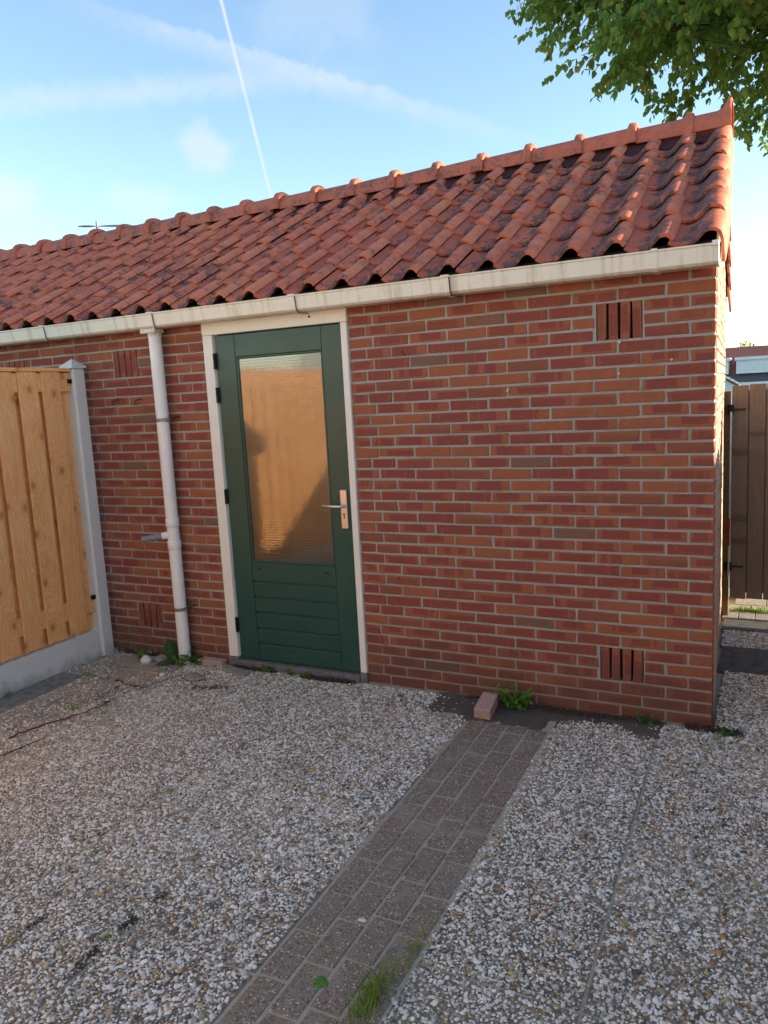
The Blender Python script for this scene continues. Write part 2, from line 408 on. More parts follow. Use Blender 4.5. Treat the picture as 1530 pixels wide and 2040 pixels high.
def m_slab(t, b):
    p = t.pos(); n = t.noise(p, 18, 5, .65); n2 = t.noise(p, 90, 4, .7); s = t.sep(p)
    c = t.mix(n, (.125, .120, .100), (.26, .25, .21)); c = t.mix(t.step(n2, .5, .7, 0, .6), c, (.10, .09, .08))
    damp = t.math('ADD', t.math('MULTIPLY', s[1], 1.0), t.math('MULTIPLY', t.noise(p, 5, 3, .6), .30))
    right = t.math('MULTIPLY', t.step(s[0], -1.45, -1.15), t.step(s[0], -.20, -.05, 1, 0))
    c = t.mix(t.math('MULTIPLY', t.step(damp, -.16, .03), t.math('MULTIPLY', right, .85)), c, (.055, .055, .052))
    sand = t.step(t.math('SUBTRACT', t.noise(p, 2.5, 3, .6), t.math('MULTIPLY', s[0], .16)), .92, 1.10)
    c = t.mix(sand, c, t.mix(n2, (.34, .27, .205), (.42, .345, .265)))
    setp(t, b, c, .95, t.bump(n2, .5, .005))
M_SLAB = mat('washed_concrete', m_slab)
M_DARKSLAB = flat('dark_smooth_concrete', (.105, .105, .105), .85, .25, 14, .2)
M_GREYSLAB = flat('grey_concrete_paver', (.25, .24, .205), .9, .22, 22, .3)
def m_paver(t, b):
    p = t.pos(); r = t.orand(); n = t.noise(p, 12, 4, .65); n2 = t.noise(p, 90, 3, .7)
    c = t.mix(n, (.185, .158, .118), (.285, .248, .190)); c = t.mix(t.math('MULTIPLY', t.step(r, .6, .95), .6), c, (.26, .178, .14))
    c = t.mix(t.step(n2, .48, .66, 0, .75), c, (.050, .042, .036))
    gr = t.noise(p, 210, 4, .75); c = t.mix(t.step(gr, .50, .62, 0, .75), c, (.42, .36, .29)); c = t.mix(t.step(gr, .36, .46, .8, 0), c, (.045, .038, .032))
    cell = t.node('ShaderNodeTexVoronoi'); t.put(cell.inputs['Vector'], p); cell.inputs['Scale'].default_value = 120
    pick = t.sep(cell.outputs['Color'])
    sp = t.math('MULTIPLY', t.step(cell.outputs['Distance'], .34, .46, 1, 0), t.step(pick[0], .58, .60))
    c = t.mix(t.math('MULTIPLY', sp, .85), c, t.mix(t.math('POWER', pick[1], 2.2), (.30, .25, .19), (.84, .80, .72)))
    sand = t.step(t.noise(p, 5, 3, .6), .50, .70, 0, .5); c = t.mix(sand, c, (.36, .315, .24))
    setp(t, b, c, .93, t.bump(t.math('ADD', n2, t.math('MULTIPLY', sp, .6)), .8, .006))
M_PAVER = mat('brown_paver', m_paver)
M_LOOSE = mat('pink_paver', lambda t, b: setp(t, b, t.mix(t.step(t.noise(t.obj(), 130, 3, .7), .42, .62), (.40, .255, .215), (.54, .42, .37)), .95, t.bump(t.noise(t.obj(), 130, 3, .7), .8, .006)))
M_JOINT = mat('joint_sand', lambda t, b: setp(t, b, t.mix(t.noise(t.pos(), 40, 4, .7), (.30, .275, .20), (.52, .48, .38)), .95, t.bump(t.noise(t.pos(), 200, 3, .7), .7, .004)))
def m_pebble(t, b):
    r = t.orand(); p = t.pos(); n = t.noise(p, 320, 2, .5)
    r2 = t.math('FRACT', t.math('MULTIPLY', r, 61.7))
    c = t.ramp(r, [(0, (.90, .90, .85)), (.21, (.78, .775, .715)), (.40, (.57, .57, .51)), (.52, (.36, .36, .31)), (.61, (.19, .19, .165)), (.69, (.066, .068, .06)),
                   (.74, (.46, .265, .10)), (.79, (.27, .135, .055)), (.835, (.55, .43, .235)), (.90, (.36, .31, .195)), (.965, (.91, .91, .87))], 'CONSTANT')
    c = t.mix(t.math('MULTIPLY', r2, .28), c, (.28, .275, .235))
    g = t.noise(p, 3.0, 3, .6); c = t.mix(t.step(g, .52, .75, 0, .30), c, (.19, .17, .135))
    s = t.sep(p); warm = t.step(s[0], -3.4, -1.2, .26, 0); c = t.mix(warm, c, (.55, .47, .32))
    setp(t, b, c, t.math('ADD', .45, t.math('MULTIPLY', n, .35)), None)
M_PEBBLE = mat('pebble', m_pebble)
def m_leaf(c0, c1, c2, rough=.45, trans=.25):
    def fn(t, b):
        r = t.node('ShaderNodeNewGeometry').outputs['Random Per Island']
        c = t.ramp(r, [(0, c0), (.55, c1), (.93, tuple(x * 1.15 for x in c1)), (.985, c2)])
        setp(t, b, c, rough)
        tr = t.node('ShaderNodeBsdfTranslucent'); t.put(tr.inputs[0], t.mix(.5, c, (.20, .28, .03)))
        mx = t.node('ShaderNodeMixShader'); mx.inputs[0].default_value = trans
        out = next(n for n in t.n if n.type == 'OUTPUT_MATERIAL')
        t.l.new(b.outputs[0], mx.inputs[1]); t.l.new(tr.outputs[0], mx.inputs[2]); t.l.new(mx.outputs[0], out.inputs[0])
    return fn
M_LEAF = mat('tree_leaf', m_leaf((.115, .215, .042), (.22, .345, .065), (.60, .42, .06), .38, .48))
M_WEED = mat('weed_leaf', m_leaf((.08, .21, .03), (.14, .31, .05), (.22, .36, .07), .45, .35))
M_WEEDDARK = mat('dark_weed_leaf', m_leaf((.035, .11, .025), (.06, .17, .036), (.09, .2, .05)))
M_GRASS = mat('grass_blade', m_leaf((.13, .26, .03), (.22, .38, .05), (.40, .42, .12), .5, .4))
M_BARK = flat('bark', (.085, .065, .05), .95, .3, 20, .8)
M_SOIL = flat('dark_soil', (.095, .066, .044), .95, .3, 60, .8)
M_TWIG = flat('dry_twig', (.075, .042, .028), .9, .3, 60, .5)
M_STONEW = flat('white_stone', (.74, .73, .70), .7, .12, 60, .4)
M_STONEG = flat('grey_stone', (.30, .28, .24), .85, .2, 40, .5)
M_YELLOW = flat('yellow_leaf', (.55, .33, .03), .6)
M_TERRAIN = mat('terrain', lambda t, b: setp(t, b, t.mix(t.noise(t.pos(), .4, 4, .6), (.06, .085, .03), (.16, .15, .12)), .95))
M_COBBLE = flat('alley_cobble', (.33, .31, .27), .9, .2, 30, .4)

# ================================================================== LARGE STRUCTURE
H = 0.06135; ZT = 36 * H                        # brick course, top of the walling
XR, XL = -1.907, -2.945                         # brick edges beside the door frame
SK = -0.045                                     # the gable runs slightly out of square
DEPTH = 3.0; PITCH = R(29)

# terrain: a plateau for the yard, falling away to lower land behind
def terrain():
    xs = np.array([-900, -300, -120, -60, -40, -26, -16, -10, -5, 0, 5, 10, 16, 26, 40, 60, 120, 300, 900], float)
    ys = np.array([-900, -300, -120, -60, -40, -26, -16, -10, -5, 0, 4, 8, 12, 18, 26, 40, 60, 120, 300, 900], float)
    V = []; F = []
    for y in ys:
        for x in xs:
            e = max(abs(x) - 16, (y - 8) if y > 0 else (-y - 16), 0); V.append((x, y, -.05 - 4.6 * min(1, e / 18.0)))
    n = len(xs)
    for j in range(len(ys) - 1):
        for i in range(n - 1): F.append([j * n + i, j * n + i + 1, (j + 1) * n + i + 1, (j + 1) * n + i])
    return tag(MB().add(V, F).build('ground', M_TERRAIN, smooth=True), kind='structure')
terrain()

# ---------------- paving
SKP = -0.025
def px(x, y): return x + SKP * (y + 2.0)
paving = tag(MB().box(-4.1, 2.0, -6.0, 0.02, -.045, -.0050, .001).build('paving', M_JOINT), kind='structure')
slab_boxes = []
def slab(x0, x1, y0, y1, z=0.0, m=M_SLAB, name='paving_slab'):
    mb = MB(); g = .003
    zt = -.004 + z + rnd.uniform(-.0015, .0015)
    V = chbox_v(((x0 + x1) / 2, (y0 + y1) / 2, (zt - .02) / 2), ((x1 - x0) / 2 - g, (y1 - y0) / 2 - g, (zt + .02) / 2), .003)
    V[:, 0] += SKP * (V[:, 1] + 2.0)
    sub(paving, mb.add(V, TF).build(name, m))
    slab_boxes.append((x0, x1, y0, y1))
xl_lines = [-1.115 - .515 * i for i in range(5)]               # joints left of the paver strip
for i in range(5):
    a = xl_lines[i + 1] if i < 4 else -3.70; b = xl_lines[i]
    if i == 4: a, b = -3.69, xl_lines[4]
    y = -.03
    for k in range(8):
        off = (-.25, -.06, -.25, -.02, -.30)[i]
        y1 = off - .5 * (k - 1) if k else -.012; y0 = off - .5 * k
        if y1 - y0 > .05: slab(a, b, y0, y1, z=.004 if (i == 4 and k == 0) else 0)
for k in range(7): slab(-3.955, -3.70, -.48 - .60 * (k + 1), -.48 - .60 * k, m=M_GREYSLAB)     # grey pavers along the fence
slab(-3.915, -3.70, -.47, -.012)
for i in range(5):
    for k in range(8):
        y1 = -.012 if k == 0 else -.505 * k + .005; y0 = -.505 * (k + 1) + .005
        slab(-.685 + .5 * i, -.185 + .5 * i, y0, y1)
alley = tag(MB().box(-.3, 2.0, .02, 2.9, -.045, -.022, .001).build('alley', M_JOINT), kind='structure')
def strip(x0, x1, y0, y1, m, name, z=0.0):
    sub(alley, MB().box(x0, x1, y0 + .003, y1 - .003, -.02, -.004 + z, .003).build(name, m))
strip(.004, 1.9, -.008, .85, M_SLAB, 'paving_slab')
for a in range(4): strip(-.03 + .5 * a, .465 + .5 * a, .85, 1.32, M_DARKSLAB, 'concrete_slab', .002)
strip(-.05, 1.9, 1.32, 1.68, M_SLAB, 'paving_slab')
for a in range(4): strip(-.06 + .5 * a, .435 + .5 * a, 1.68, 1.93, M_DARKSLAB, 'concrete_slab', .004)
for a in range(14): strip(-.075 + .107 * a, .027 + .107 * a, 1.935, 2.10, M_COBBLE, 'cobble', .012)
for a in range(7):
    for r_ in range(3): strip(-.11 + .215 * a + .1 * (r_ % 2), .10 + .215 * a + .1 * (r_ % 2), 2.105 + r_ * .21, 2.31 + r_ * .21, M_COBBLE, 'alley_paver', .01)

# ---------------- the paver strip
pstrip = tag(MB().box(-1.118 + .015, -.688 + .015, -3.2, -.27, -.03, -.0006, .001).build('paver_strip', M_JOINT), kind='structure')
for c, ph in enumerate((.124, .025, .18, .02)):
    x0 = -1.110 + .1065 * c; y = -.33 - (0 if c else 0)
    ys = [-.30 - .001 * c]; k = math.ceil((.30 - ph) / .212)
    while True:
        yy = -(ph + .212 * k); k += 1
        if ys[-1] - yy > .05: ys.append(yy)
        if yy < -3.0: break
    for a, b in zip(ys[:-1], ys[1:]):
        V = chbox_v((0, 0, 0), (.0485, (a - b) / 2 - .0040, .022), .004)
        ang = rnd.gauss(0, .008); ca, sa = math.cos(ang), math.sin(ang); X = V[:, 0] * ca - V[:, 1] * sa; Y = V[:, 0] * sa + V[:, 1] * ca
        tilt = rnd.gauss(0, .006)
        Z = V[:, 2] - .0215 + rnd.uniform(-.0008, .003) + V[:, 0] * tilt + V[:, 1] * rnd.gauss(0, .006) + .002
        yc = (a + b) / 2; V = np.stack([X + px(x0 + .053, yc) - .0, Y + yc, Z], 1)
        V += NR.normal(0, .0006, V.shape)
        sub(pstrip, MB().add(V, TF).build('paver', M_PAVER))

def m_dirt(t, b):
    p = t.pos(); n = t.noise(p, 14, 5, .7); n2 = t.noise(p, 120, 4, .7)
    c = t.mix(n, (.085, .076, .064), (.165, .146, .12)); c = t.mix(t.step(n2, .55, .75, 0, .6), c, (.20, .175, .145))
    setp(t, b, c, .95, t.bump(t.math('ADD', n, n2), 1.0, .012))
dn = MB(); nx_, ny_ = 60, 16; V = []
for j in range(ny_ + 1):
    for i in range(nx_ + 1):
        x = -1.42 + 1.26 * i / nx_; y = -.315 + .32 * j / ny_; ed = min(i, nx_ - i, j + 1.5) / 3.0
        lim = -.20 - .09 * math.sin(5.1 * x + 1) - .03 * math.sin(17 * x)
        inz = 1 if (-1.16 < x < -.72) else (1 if y > lim else 0)
        V.append((px(x, y), y, (.0012 if inz else -.012) - (0 if ed > 1 else .006 * (1 - ed)) + rnd.gauss(0, .0012)))
dn.add(V, [[j * (nx_ + 1) + i, j * (nx_ + 1) + i + 1, (j + 1) * (nx_ + 1) + i + 1, (j + 1) * (nx_ + 1) + i] for j in range(ny_) for i in range(nx_)])
sub(paving, dn.build('dirt_bed', mat('damp_dirt', m_dirt), smooth=True))

# ---------------- the shed
shed = thing('brick_shed', 'low red brick shed with orange tiled roof and green door', 'shed', (-2, 1.5, 0))
vents = [(-.538, -.318, 31 * H + .002, 34 * H - .002), (-.538, -.318, 3 * H + .002, 6 * H - .002),
         (XL - .768, XL - .548, 31 * H + .002, 34 * H - .002), (XL - .768, XL - .548, 3 * H + .002, 6 * H - .002), (-4.78, -4.56, 31 * H + .002, 34 * H - .002)]
slots = []
for v in vents: slots.append((v[0] + .002, v[1] - .002, v[2] + .004, v[3] - .004))
core = MB(); plate(core, XR - .004, -.004, -.05, ZT + .04, .0052, .10, slots)
wall = sub(shed, core.build('wall', M_MORTAR))
core = MB(); plate(core, -7.5, XL + .004, -.05, ZT + .04, .0052, .10, slots)
sub(shed, core.build('wall', M_MORTAR))
# gable, back and far walls
g = MB()
g.add([(-.012 + SK * y, y, z) for y in (.10, DEPTH - .02) for z in (-.05, ZT)] + [(-.11 + SK * y, y, z) for y in (.10, DEPTH - .02) for z in (-.05, ZT)],
      [[0, 2, 3, 1], [4, 5, 7, 6], [1, 3, 7, 5], [0, 4, 6, 2], [0, 1, 5, 4], [2, 6, 7, 3]])
g.add([(-.012 + SK * y, y, z) for y, z in ((.0, ZT), (DEPTH, ZT), (1.5, ZT + .86))] + [(-.11 + SK * y, y, z) for y, z in ((.0, ZT), (DEPTH, ZT), (1.5, ZT + .86))],
      [[0, 1, 2], [3, 5, 4], [0, 2, 5, 3], [1, 4, 5, 2], [0, 3, 4, 1]])
g.box(-7.5, -.15, DEPTH - .1, DEPTH, -.05, ZT, .001); g.box(-7.5, -7.4, .1, DEPTH - .1, -.05, ZT + .6, .001)
g.box(-7.4, -.12, .1, DEPTH - .1, -.04, -.01, .001)
sub(wall, g.build('gable_mortar', M_MORTAR))

bricks = []                                       # (x0,x1,z0,z1,y0)
def cut_course(k, segs, even_first):
    """segs: list of (x_start, direction, length)"""
def add_brick(x0, x1, k, skip=None):
    z0 = (35 - k) * H; 
    for v in vents:                                # clip at the air bricks
        if v[2] - .01 < z0 + H / 2 < v[3] + .01 and x0 < v[1] and x1 > v[0]:
            if v[0] - x0 > .03: bricks.append((x0, v[0] - .006, z0))
            if x1 - v[1] > .03: bricks.append((v[1] + .006, x1, z0))
            return
    bricks.append((x0, x1, z0))
J = .0105
for k in range(-1, 37):
    even = k % 2 == 0
    # right of the door, from the corner leftwards
    x = 0.0; L = []
    if even: L = [.105] + [.2095] * 7 + [.142, .0945]
    else: L = [.2095] * 8 + [-XR - 8 * .22 - .002]
    for w in L:
        add_brick(x - w, x, k); x -= w + J
    x = XL
    L = ([.105] if even else []) + [.2095] * 4
    for w in L: add_brick(x - w, x, k); x -= w + J
    if x - (-4.056) > .03: add_brick(-4.056, x, k)
    x = -4.068
    L = ([.105] if not even else []) + [.2095] * 6
    for w in L: add_brick(x - w, x, k); x -= w + J
def brick_geo(mb, x0, x1, z0, z1, horizontal=True, mapf=None, r=None):
    r = r or (rnd.random(), rnd.random(), rnd.random())
    yo = max(-.002, min(.0016, rnd.gauss(0, .0012))); jz = J / 2
    za, zb = (z0 + jz * 1.08, z1 - jz * 1.08)
    V = chbox_v(((x0 + x1) / 2, .049, (za + zb) / 2), ((x1 - x0) / 2, .049, (zb - za) / 2), .0028)
    Lc = np.stack([(V[:, 0] - (x0 + x1) / 2) / ((x1 - x0) / 2), (V[:, 2] - (za + zb) / 2) / ((zb - za) / 2), np.zeros(24)], 1)
    if not horizontal: Lc = Lc[:, [1, 0, 2]]
    fr = V[:, 1] < .04
    rz = rnd.gauss(0, .0025); V[:, 2] += (V[:, 0] - (x0 + x1) / 2) * rz * 2
    V[fr] += NR.normal(0, 1, (fr.sum(), 3)) * (.0015, .0006, .0015); V[:, 1] += yo; V[:, 0] += 0 if x1 >= -.001 else rnd.gauss(0, .0012)
    if mapf: V = mapf(V)
    mb.add(V, TF, bl=Lc, bs=r)
def bdist(b): return (Vector(((b[0] + b[1]) / 2, 0, b[2])) - CAM).length
order = sorted([b for b in bricks if -.02 < b[2] < ZT - .03], key=bdist); near = set(order[:284])
rest = MB()
vb = 0
for b in bricks:
    z1 = b[2] + H
    if b in near:
        mb = MB(); brick_geo(mb, b[0], b[1], b[2], z1); sub(wall, mb.build('brick', M_BRICK))
    else: brick_geo(rest, b[0], b[1], b[2], z1)
for vi, v in enumerate(vents):                     # upright bricks of the air vents, with open slots between
    w = (v[1] - v[0]) / 4
    for i in range(4):
        x0 = v[0] + w * i + .0065; r_ = (rnd.uniform(.3, 1), rnd.random(), rnd.random())
        tgt = MB() if vi < 4 else rest
        brick_geo(tgt, x0, x0 + w - .013, v[2] - .002, v[3] + .002, False, r=r_)
        if vi < 4: sub(wall, tgt.build('brick', M_BRICK))
gab = MB()
def gmap(V): return np.stack([-V[:, 1] + SK * V[:, 0], V[:, 0], V[:, 2]], 1)
for k in range(-14, 37):
    z0 = (35 - k) * H; y = .1105 if k % 2 else .22
    lo, hi = .0, DEPTH
    if z0 + H > ZT - .01:
        lo = (z0 + H - ZT + .03) / math.tan(PITCH); hi = DEPTH - lo
        if hi - lo < .2: continue
        y = max(y, lo)
        if lo > 0: y = lo + .02
    while y < hi - .04:
        w = min(.2095, hi - y); brick_geo(gab, y, y + w, z0, z0 + H, mapf=gmap); y += w + J
# corner brick ends that turn onto the gable are the front bricks themselves
bw = sub(wall, rest.build('brickwork', M_BRICK)); bw['kind'] = 'stuff'
def m_gable(t, b):  # gable bricks in a paler colour than the front bricks
    bs = t.sep(t.attr('bs')); p = t.pos(); n = t.noise(p, 40, 3, .6); n2 = t.noise(p, 160, 3, .6)
    c = t.mix(bs[0], (.46, .30, .215), (.56, .41, .30)); c = t.mix(t.step(n, .4, .7, 0, .5), c, (.50, .40, .31))
    setp(t, b, c, .95, t.bump(t.math('ADD', n, n2), .5, .006))
bw = sub(wall, gab.build('gable_brickwork', mat('pale_gable_brick', m_gable))); bw['kind'] = 'stuff'; bw['label'] = 'pale gable bricks catching the sun'
# screw hooks, plugs and screws in the wall
for x, z in ((-3.691, 1.750), (-3.491, 1.745)):
    pts = [(x, .0, z + .012), (x, -.03, z + .012), (x - .006, -.036, z + .004)] + [(x - .012 + .014 * math.cos(a), -.037, z - .008 + .014 * math.sin(a)) for a in np.linspace(1.2, 5.6, 9)]
    sub(wall, MB().tube(pts, .0032, 6).build('hook', M_RUST, smooth=True))
for x, z in ((-.425, 1.893), (-.43, 1.745), (-.19, 1.795), (-.985, 1.695), (-.99, 1.688)):
    sub(wall, MB().tube([(x, .004, z), (x, -.006, z)], [.006, .0055], 8).tube([(x, -.004, z), (x, -.0075, z)], .0028, 6).build('wall_plug', M_STONEW))
for x, z in ((-1.578, 1.93), (-1.567, 1.915), (-1.67, .655)):
    sub(wall, MB().box(x - .005, x + .005, -.0022, .004, z - .006, z + .006, .001).build('drill_hole', M_DARK))

# ---------------- roof
TW = .207; WL = .295; TL = .362
SV = Vector((0, math.cos(PITCH), math.sin(PITCH))); NV = Vector((0, -math.sin(PITCH), math.cos(PITCH)))
EAVE = Vector((0, -.10, 2.297))
prof = [(.024, .34), (.040, .15), (.058, .045), (.078, 0), (.098, .02), (.116, .13), (.132, .33), (.147, .60), (.161, .83), (.175, .96), (.189, 1.0), (.203, .98), (.216, .88), (.227, .70), (.236, .46)]
A_ = .058
def tile_mesh(name, pr, flip=False):
    th = .017; P = np.array([(x, z * A_) for x, z in pr]); n = len(P)
    tg = np.gradient(P, axis=0); tg /= np.linalg.norm(tg, axis=1)[:, None]; nr = np.stack([-tg[:, 1], tg[:, 0]], 1)
    Q = P - nr * th; V = []; F = []
    ys = (0.0, .006, TL)
    for i, y in enumerate(ys):
        ins = .003 if i == 0 else 0
        for p, q, m_ in zip(P, Q, nr):
            V.append((p[0] - m_[0] * ins, y, p[1] - m_[1] * ins))
        for q in Q: V.append((q[0], y, q[1]))
    r_ = 2 * n
    for i in range(len(ys) - 1):
        a, b = i * r_, (i + 1) * r_
        for j in range(n - 1):
            F.append([a + j, a + j + 1, b + j + 1, b + j]); F.append([a + n + j + 1, a + n + j, b + n + j, b + n + j + 1])
        F.append([a + n, a, b, b + n]); F.append([a + n - 1, a + 2 * n - 1, b + 2 * n - 1, b + n - 1])
    for j in range(n - 1):
        F.append([n + j, n + j + 1, j + 1, j]); e = (len(ys) - 1) * r_; F.append([e + j, e + j + 1, e + n + j + 1, e + n + j])
    V = np.array(V)
    if flip: V[:, 0] *= -1; F = [f[::-1] for f in F]
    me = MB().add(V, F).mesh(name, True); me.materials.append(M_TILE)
    try: me.set_sharp_from_angle(angle=R(42))
    except Exception: pass
    return me
TM = tile_mesh('roof_tile', prof)
vprof = prof[:11] + [(.204, .98), (.220, .90), (.234, .72), (.244, .42), (.249, .0), (.251, -.6), (.252, -1.2), (.252, -1.75)]
VM_ = tile_mesh('verge_tile', vprof); VMF = tile_mesh('verge_tile_back', vprof, True)
sh = MB()
pr0 = EAVE + SV * .06 - NV * .03
zr = EAVE.z + 1.6 * math.tan(PITCH) - .03
sh.add([(-7.5, -.03, pr0.z - .02), (.0, -.03, pr0.z - .02), (-7.5, 1.5, zr - .04), (SK * 1.5, 1.5, zr - .04), (-7.5, 3.05, pr0.z - .02), (SK * 3, 3.05, pr0.z - .02)], [[0, 1, 3, 2], [2, 3, 5, 4]])
sh.box(-7.5, -.01, -.028, -.012, ZT + .041, ZT + .10, .001)
roof = sub(shed, sh.build('roof', M_SHEATH))
def frame(loc, s, n, dx=0.0):
    x = Vector((1, dx, 0)).normalized(); return Matrix(((x.x, s.x, n.x, loc.x), (x.y, s.y, n.y, loc.y), (x.z, s.z, n.z, loc.z), (0, 0, 0, 1)))
tp = PITCH - R(4.2)
S2 = Vector((0, math.cos(tp), math.sin(tp))); N2 = Vector((0, -math.sin(tp), math.cos(tp)))
for c in range(36):
    for r_ in range(6):
        base = EAVE + SV * (WL * r_); xe = -.168 + TW * (1 - c); sh_ = SK * (base.y + .1) * max(0, 1 + xe / 1.2)
        loc = Vector((xe - (.249 if c == 0 else .236) + sh_ + rnd.gauss(0, .0022), base.y, base.z)) + S2 * rnd.gauss(0, .003) + N2 * rnd.gauss(0, .0014)
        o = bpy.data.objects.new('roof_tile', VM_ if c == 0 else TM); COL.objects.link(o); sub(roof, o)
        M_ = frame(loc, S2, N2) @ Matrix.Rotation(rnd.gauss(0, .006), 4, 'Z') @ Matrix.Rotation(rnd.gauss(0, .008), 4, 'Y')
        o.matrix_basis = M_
# back slope: verge tiles and a plain covering
SB = Vector((0, -math.cos(tp), math.sin(tp))); NB = Vector((0, math.sin(tp), math.cos(tp)))
for r_ in range(6):
    base = Vector((0, 3.10, 2.297)) + Vector((0, -math.cos(PITCH), math.sin(PITCH))) * WL * r_
    o = bpy.data.objects.new('roof_tile', VMF); COL.objects.link(o); sub(roof, o)
    loc = Vector((.045 + SK * (base.y + .1) - .251, base.y, base.z))
    o.matrix_basis = Matrix(((-1, 0, 0, loc.x), (0, SB.y, NB.y, loc.y), (0, SB.z, NB.z, loc.z), (0, 0, 0, 1)))
bk = MB()
for c in range(36):
    x1 = -.17 - TW * c
    xs = [x1 - TW * k / 6 for k in range(7)]; zz = [.052 * (.5 + .5 * math.cos(2 * math.pi * k / 6)) for k in range(7)]
    V = []; F = []
    for yy, z0 in ((3.10, 2.30), (1.5, 2.297 + 1.6 * math.tan(PITCH) - .01)):
        V += [(x, yy, z0 + z) for x, z in zip(xs, zz)]
    F = [[k, k + 7, k + 8, k + 1] for k in range(6)]; bk.add(V, F)
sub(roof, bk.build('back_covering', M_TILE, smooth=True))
# ridge: dark red underlay, ridge tiles with collars, flared end tile
zu = EAVE.z + 1.6 * math.tan(PITCH)
ul = MB()
V = []; nx = 240
for i in range(nx + 1):
    x = -.04 - i * 6.9 / nx
    for j, (dy, dz) in enumerate(((-.215, -.125), (-.15, -.078), (-.07, -.012))):
        V.append((x, 1.5 + dy, zu + dz + rnd.gauss(0, .004) + (0.010 if j == 0 and i % 2 else 0)))
ul.add(V, [[i * 3 + j, i * 3 + j + 1, i * 3 + j + 4, i * 3 + j + 3][::-1] for i in range(nx) for j in range(2)])
sub(roof, ul.build('ridge_underlay', M_UNDER))
def ridge_sec(x, w, h, z0, n=12):
    out = []
    for i in range(n + 1):
        a = math.pi * i / n; c = math.cos(a); s_ = math.sin(a)
        out.append((x, -w * math.copysign(abs(c) ** .85, c), z0 + h * abs(s_) ** .80))
    return out
def ridge_mesh(name, secs):
    V = []; n = 13
    for (x, w, h) in secs:
        V += ridge_sec(x, w, h, 0.0)
    m_ = len(secs); F = [[i * n + j, i * n + j + 1, (i + 1) * n + j + 1, (i + 1) * n + j] for i in range(m_ - 1) for j in range(n - 1)]
    # inner skin
    o = len(V)
    for (x, w, h) in secs: V += ridge_sec(x, w - .013, h - .013, 0.0)
    F += [[o + i * n + j + 1, o + i * n + j, o + (i + 1) * n + j, o + (i + 1) * n + j + 1] for i in range(m_ - 1) for j in range(n - 1)]
    for i, fl in ((0, 0), (m_ - 1, 1)):
        for j in range(n - 1):
            q = [i * n + j, i * n + j + 1, o + i * n + j + 1, o + i * n + j]; F.append(q[::-1] if fl else q)
    me = MB().add(V, F).mesh(name, True); me.materials.append(M_RIDGE)
    try: me.set_sharp_from_angle(angle=R(38))
    except Exception: pass
    return me
RP = .331
RM = ridge_mesh('ridge_tile', [(-.285, .122, .110), (-.02, .130, .118), (-.012, .132, .122), (.0, .146, .146), (.028, .146, .146), (.044, .140, .136), (.046, .134, .127)])
REM = ridge_mesh('ridge_end', [(-.285, .126, .116), (-.07, .132, .122), (-.035, .140, .138), (-.012, .152, .176), (.004, .154, .186), (.012, .150, .180)])
zrd = zu - .030
for i in range(20):
    x = -.278 - RP * i
    o = bpy.data.objects.new('ridge_tile', RM); COL.objects.link(o); sub(roof, o)
    o.location = (x, 1.5 + rnd.gauss(0, .003), zrd + rnd.gauss(0, .002)); o.rotation_euler = (rnd.gauss(0, .012), rnd.gauss(0, .006), rnd.gauss(0, .006))
o = bpy.data.objects.new('ridge_tile', REM); COL.objects.link(o); sub(roof, o); o.location = (-.035, 1.5, zrd + .002)

# ---------------- gutter, brackets, downpipe
GZ, GB = 2.278, 2.190
gp = [(-.012, GB), (-.112, GB), (-.128, GB + .012), (-.140, GZ - .012), (-.146, GZ - .006), (-.146, GZ), (-.136, GZ), (-.130, GZ - .012), (-.120, GB + .016), (-.108, GB + .006), (-.018, GB + .006), (-.018, GZ + .015), (-.012, GZ + .015)]
brx = [-.248, -1.255, -2.178, -3.222, -4.18, -5.2]
gut = None
xb = [.014] + brx + [-7.5]
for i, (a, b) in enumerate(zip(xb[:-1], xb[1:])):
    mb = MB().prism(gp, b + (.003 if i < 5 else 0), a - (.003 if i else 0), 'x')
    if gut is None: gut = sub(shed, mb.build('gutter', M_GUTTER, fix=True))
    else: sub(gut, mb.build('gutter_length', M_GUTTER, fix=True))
def off(poly, d_):
    c = (-.075, 2.235); return [(c[0] + (p[0] - c[0]) * (1 + d_ / .06), c[1] + (p[1] - c[1]) * (1 + d_ / .045)) for p in poly]
bp_ = [(-.006, GB - .005), (-.113, GB - .005), (-.132, GB + .010), (-.145, GZ - .010), (-.151, GZ - .004), (-.151, GZ + .005), (-.130, GZ + .005), (-.130, GZ), (-.146, GZ), (-.146, GZ - .006), (-.140, GZ - .012), (-.128, GB + .012), (-.112, GB), (-.006, GB)]
for i, x in enumerate(brx[:5]):
    sub(gut, MB().prism(bp_, x - .021 if i else x - .014, x + .021 if i else x + .014, 'x').build('bracket', M_GUTTER, fix=True))
    if i: sub(gut, MB().prism([(-.006, GB - .007), (-.116, GB - .007), (-.136, GB + .010), (-.148, GZ - .008), (-.1485, GZ - .008), (-.1365, GB + .009), (-.117, GB - .0085), (-.006, GB - .0085)], x + .0215, x + .0275, 'x').build('joint_seal', M_DARK, fix=True))
ec = [(-.010, GB - .002), (-.113, GB - .002), (-.131, GB + .011), (-.144, GZ - .010), (-.149, GZ + .002), (-.010, GZ + .017)]
sub(gut, MB().prism(ec, .0145, .0185, 'x').box(-.008, .020, -.150, -.120, GZ - .012, GZ + .010, .002).build('end_cap', M_WHITE, fix=True))
PXC, PYC, PR_ = -3.268, -.062, .0400
dp = MB().tube([(PXC, PYC, -.02), (PXC, PYC, .80)], PR_, 24).tube([(PXC, PYC, .80), (PXC, PYC, .96)], PR_ - .001, 24).tube([(PXC, PYC, .955), (PXC, PYC, GB - .01)], PR_, 24)
down = sub(shed, dp.build('downpipe', M_PIPE, smooth=True))
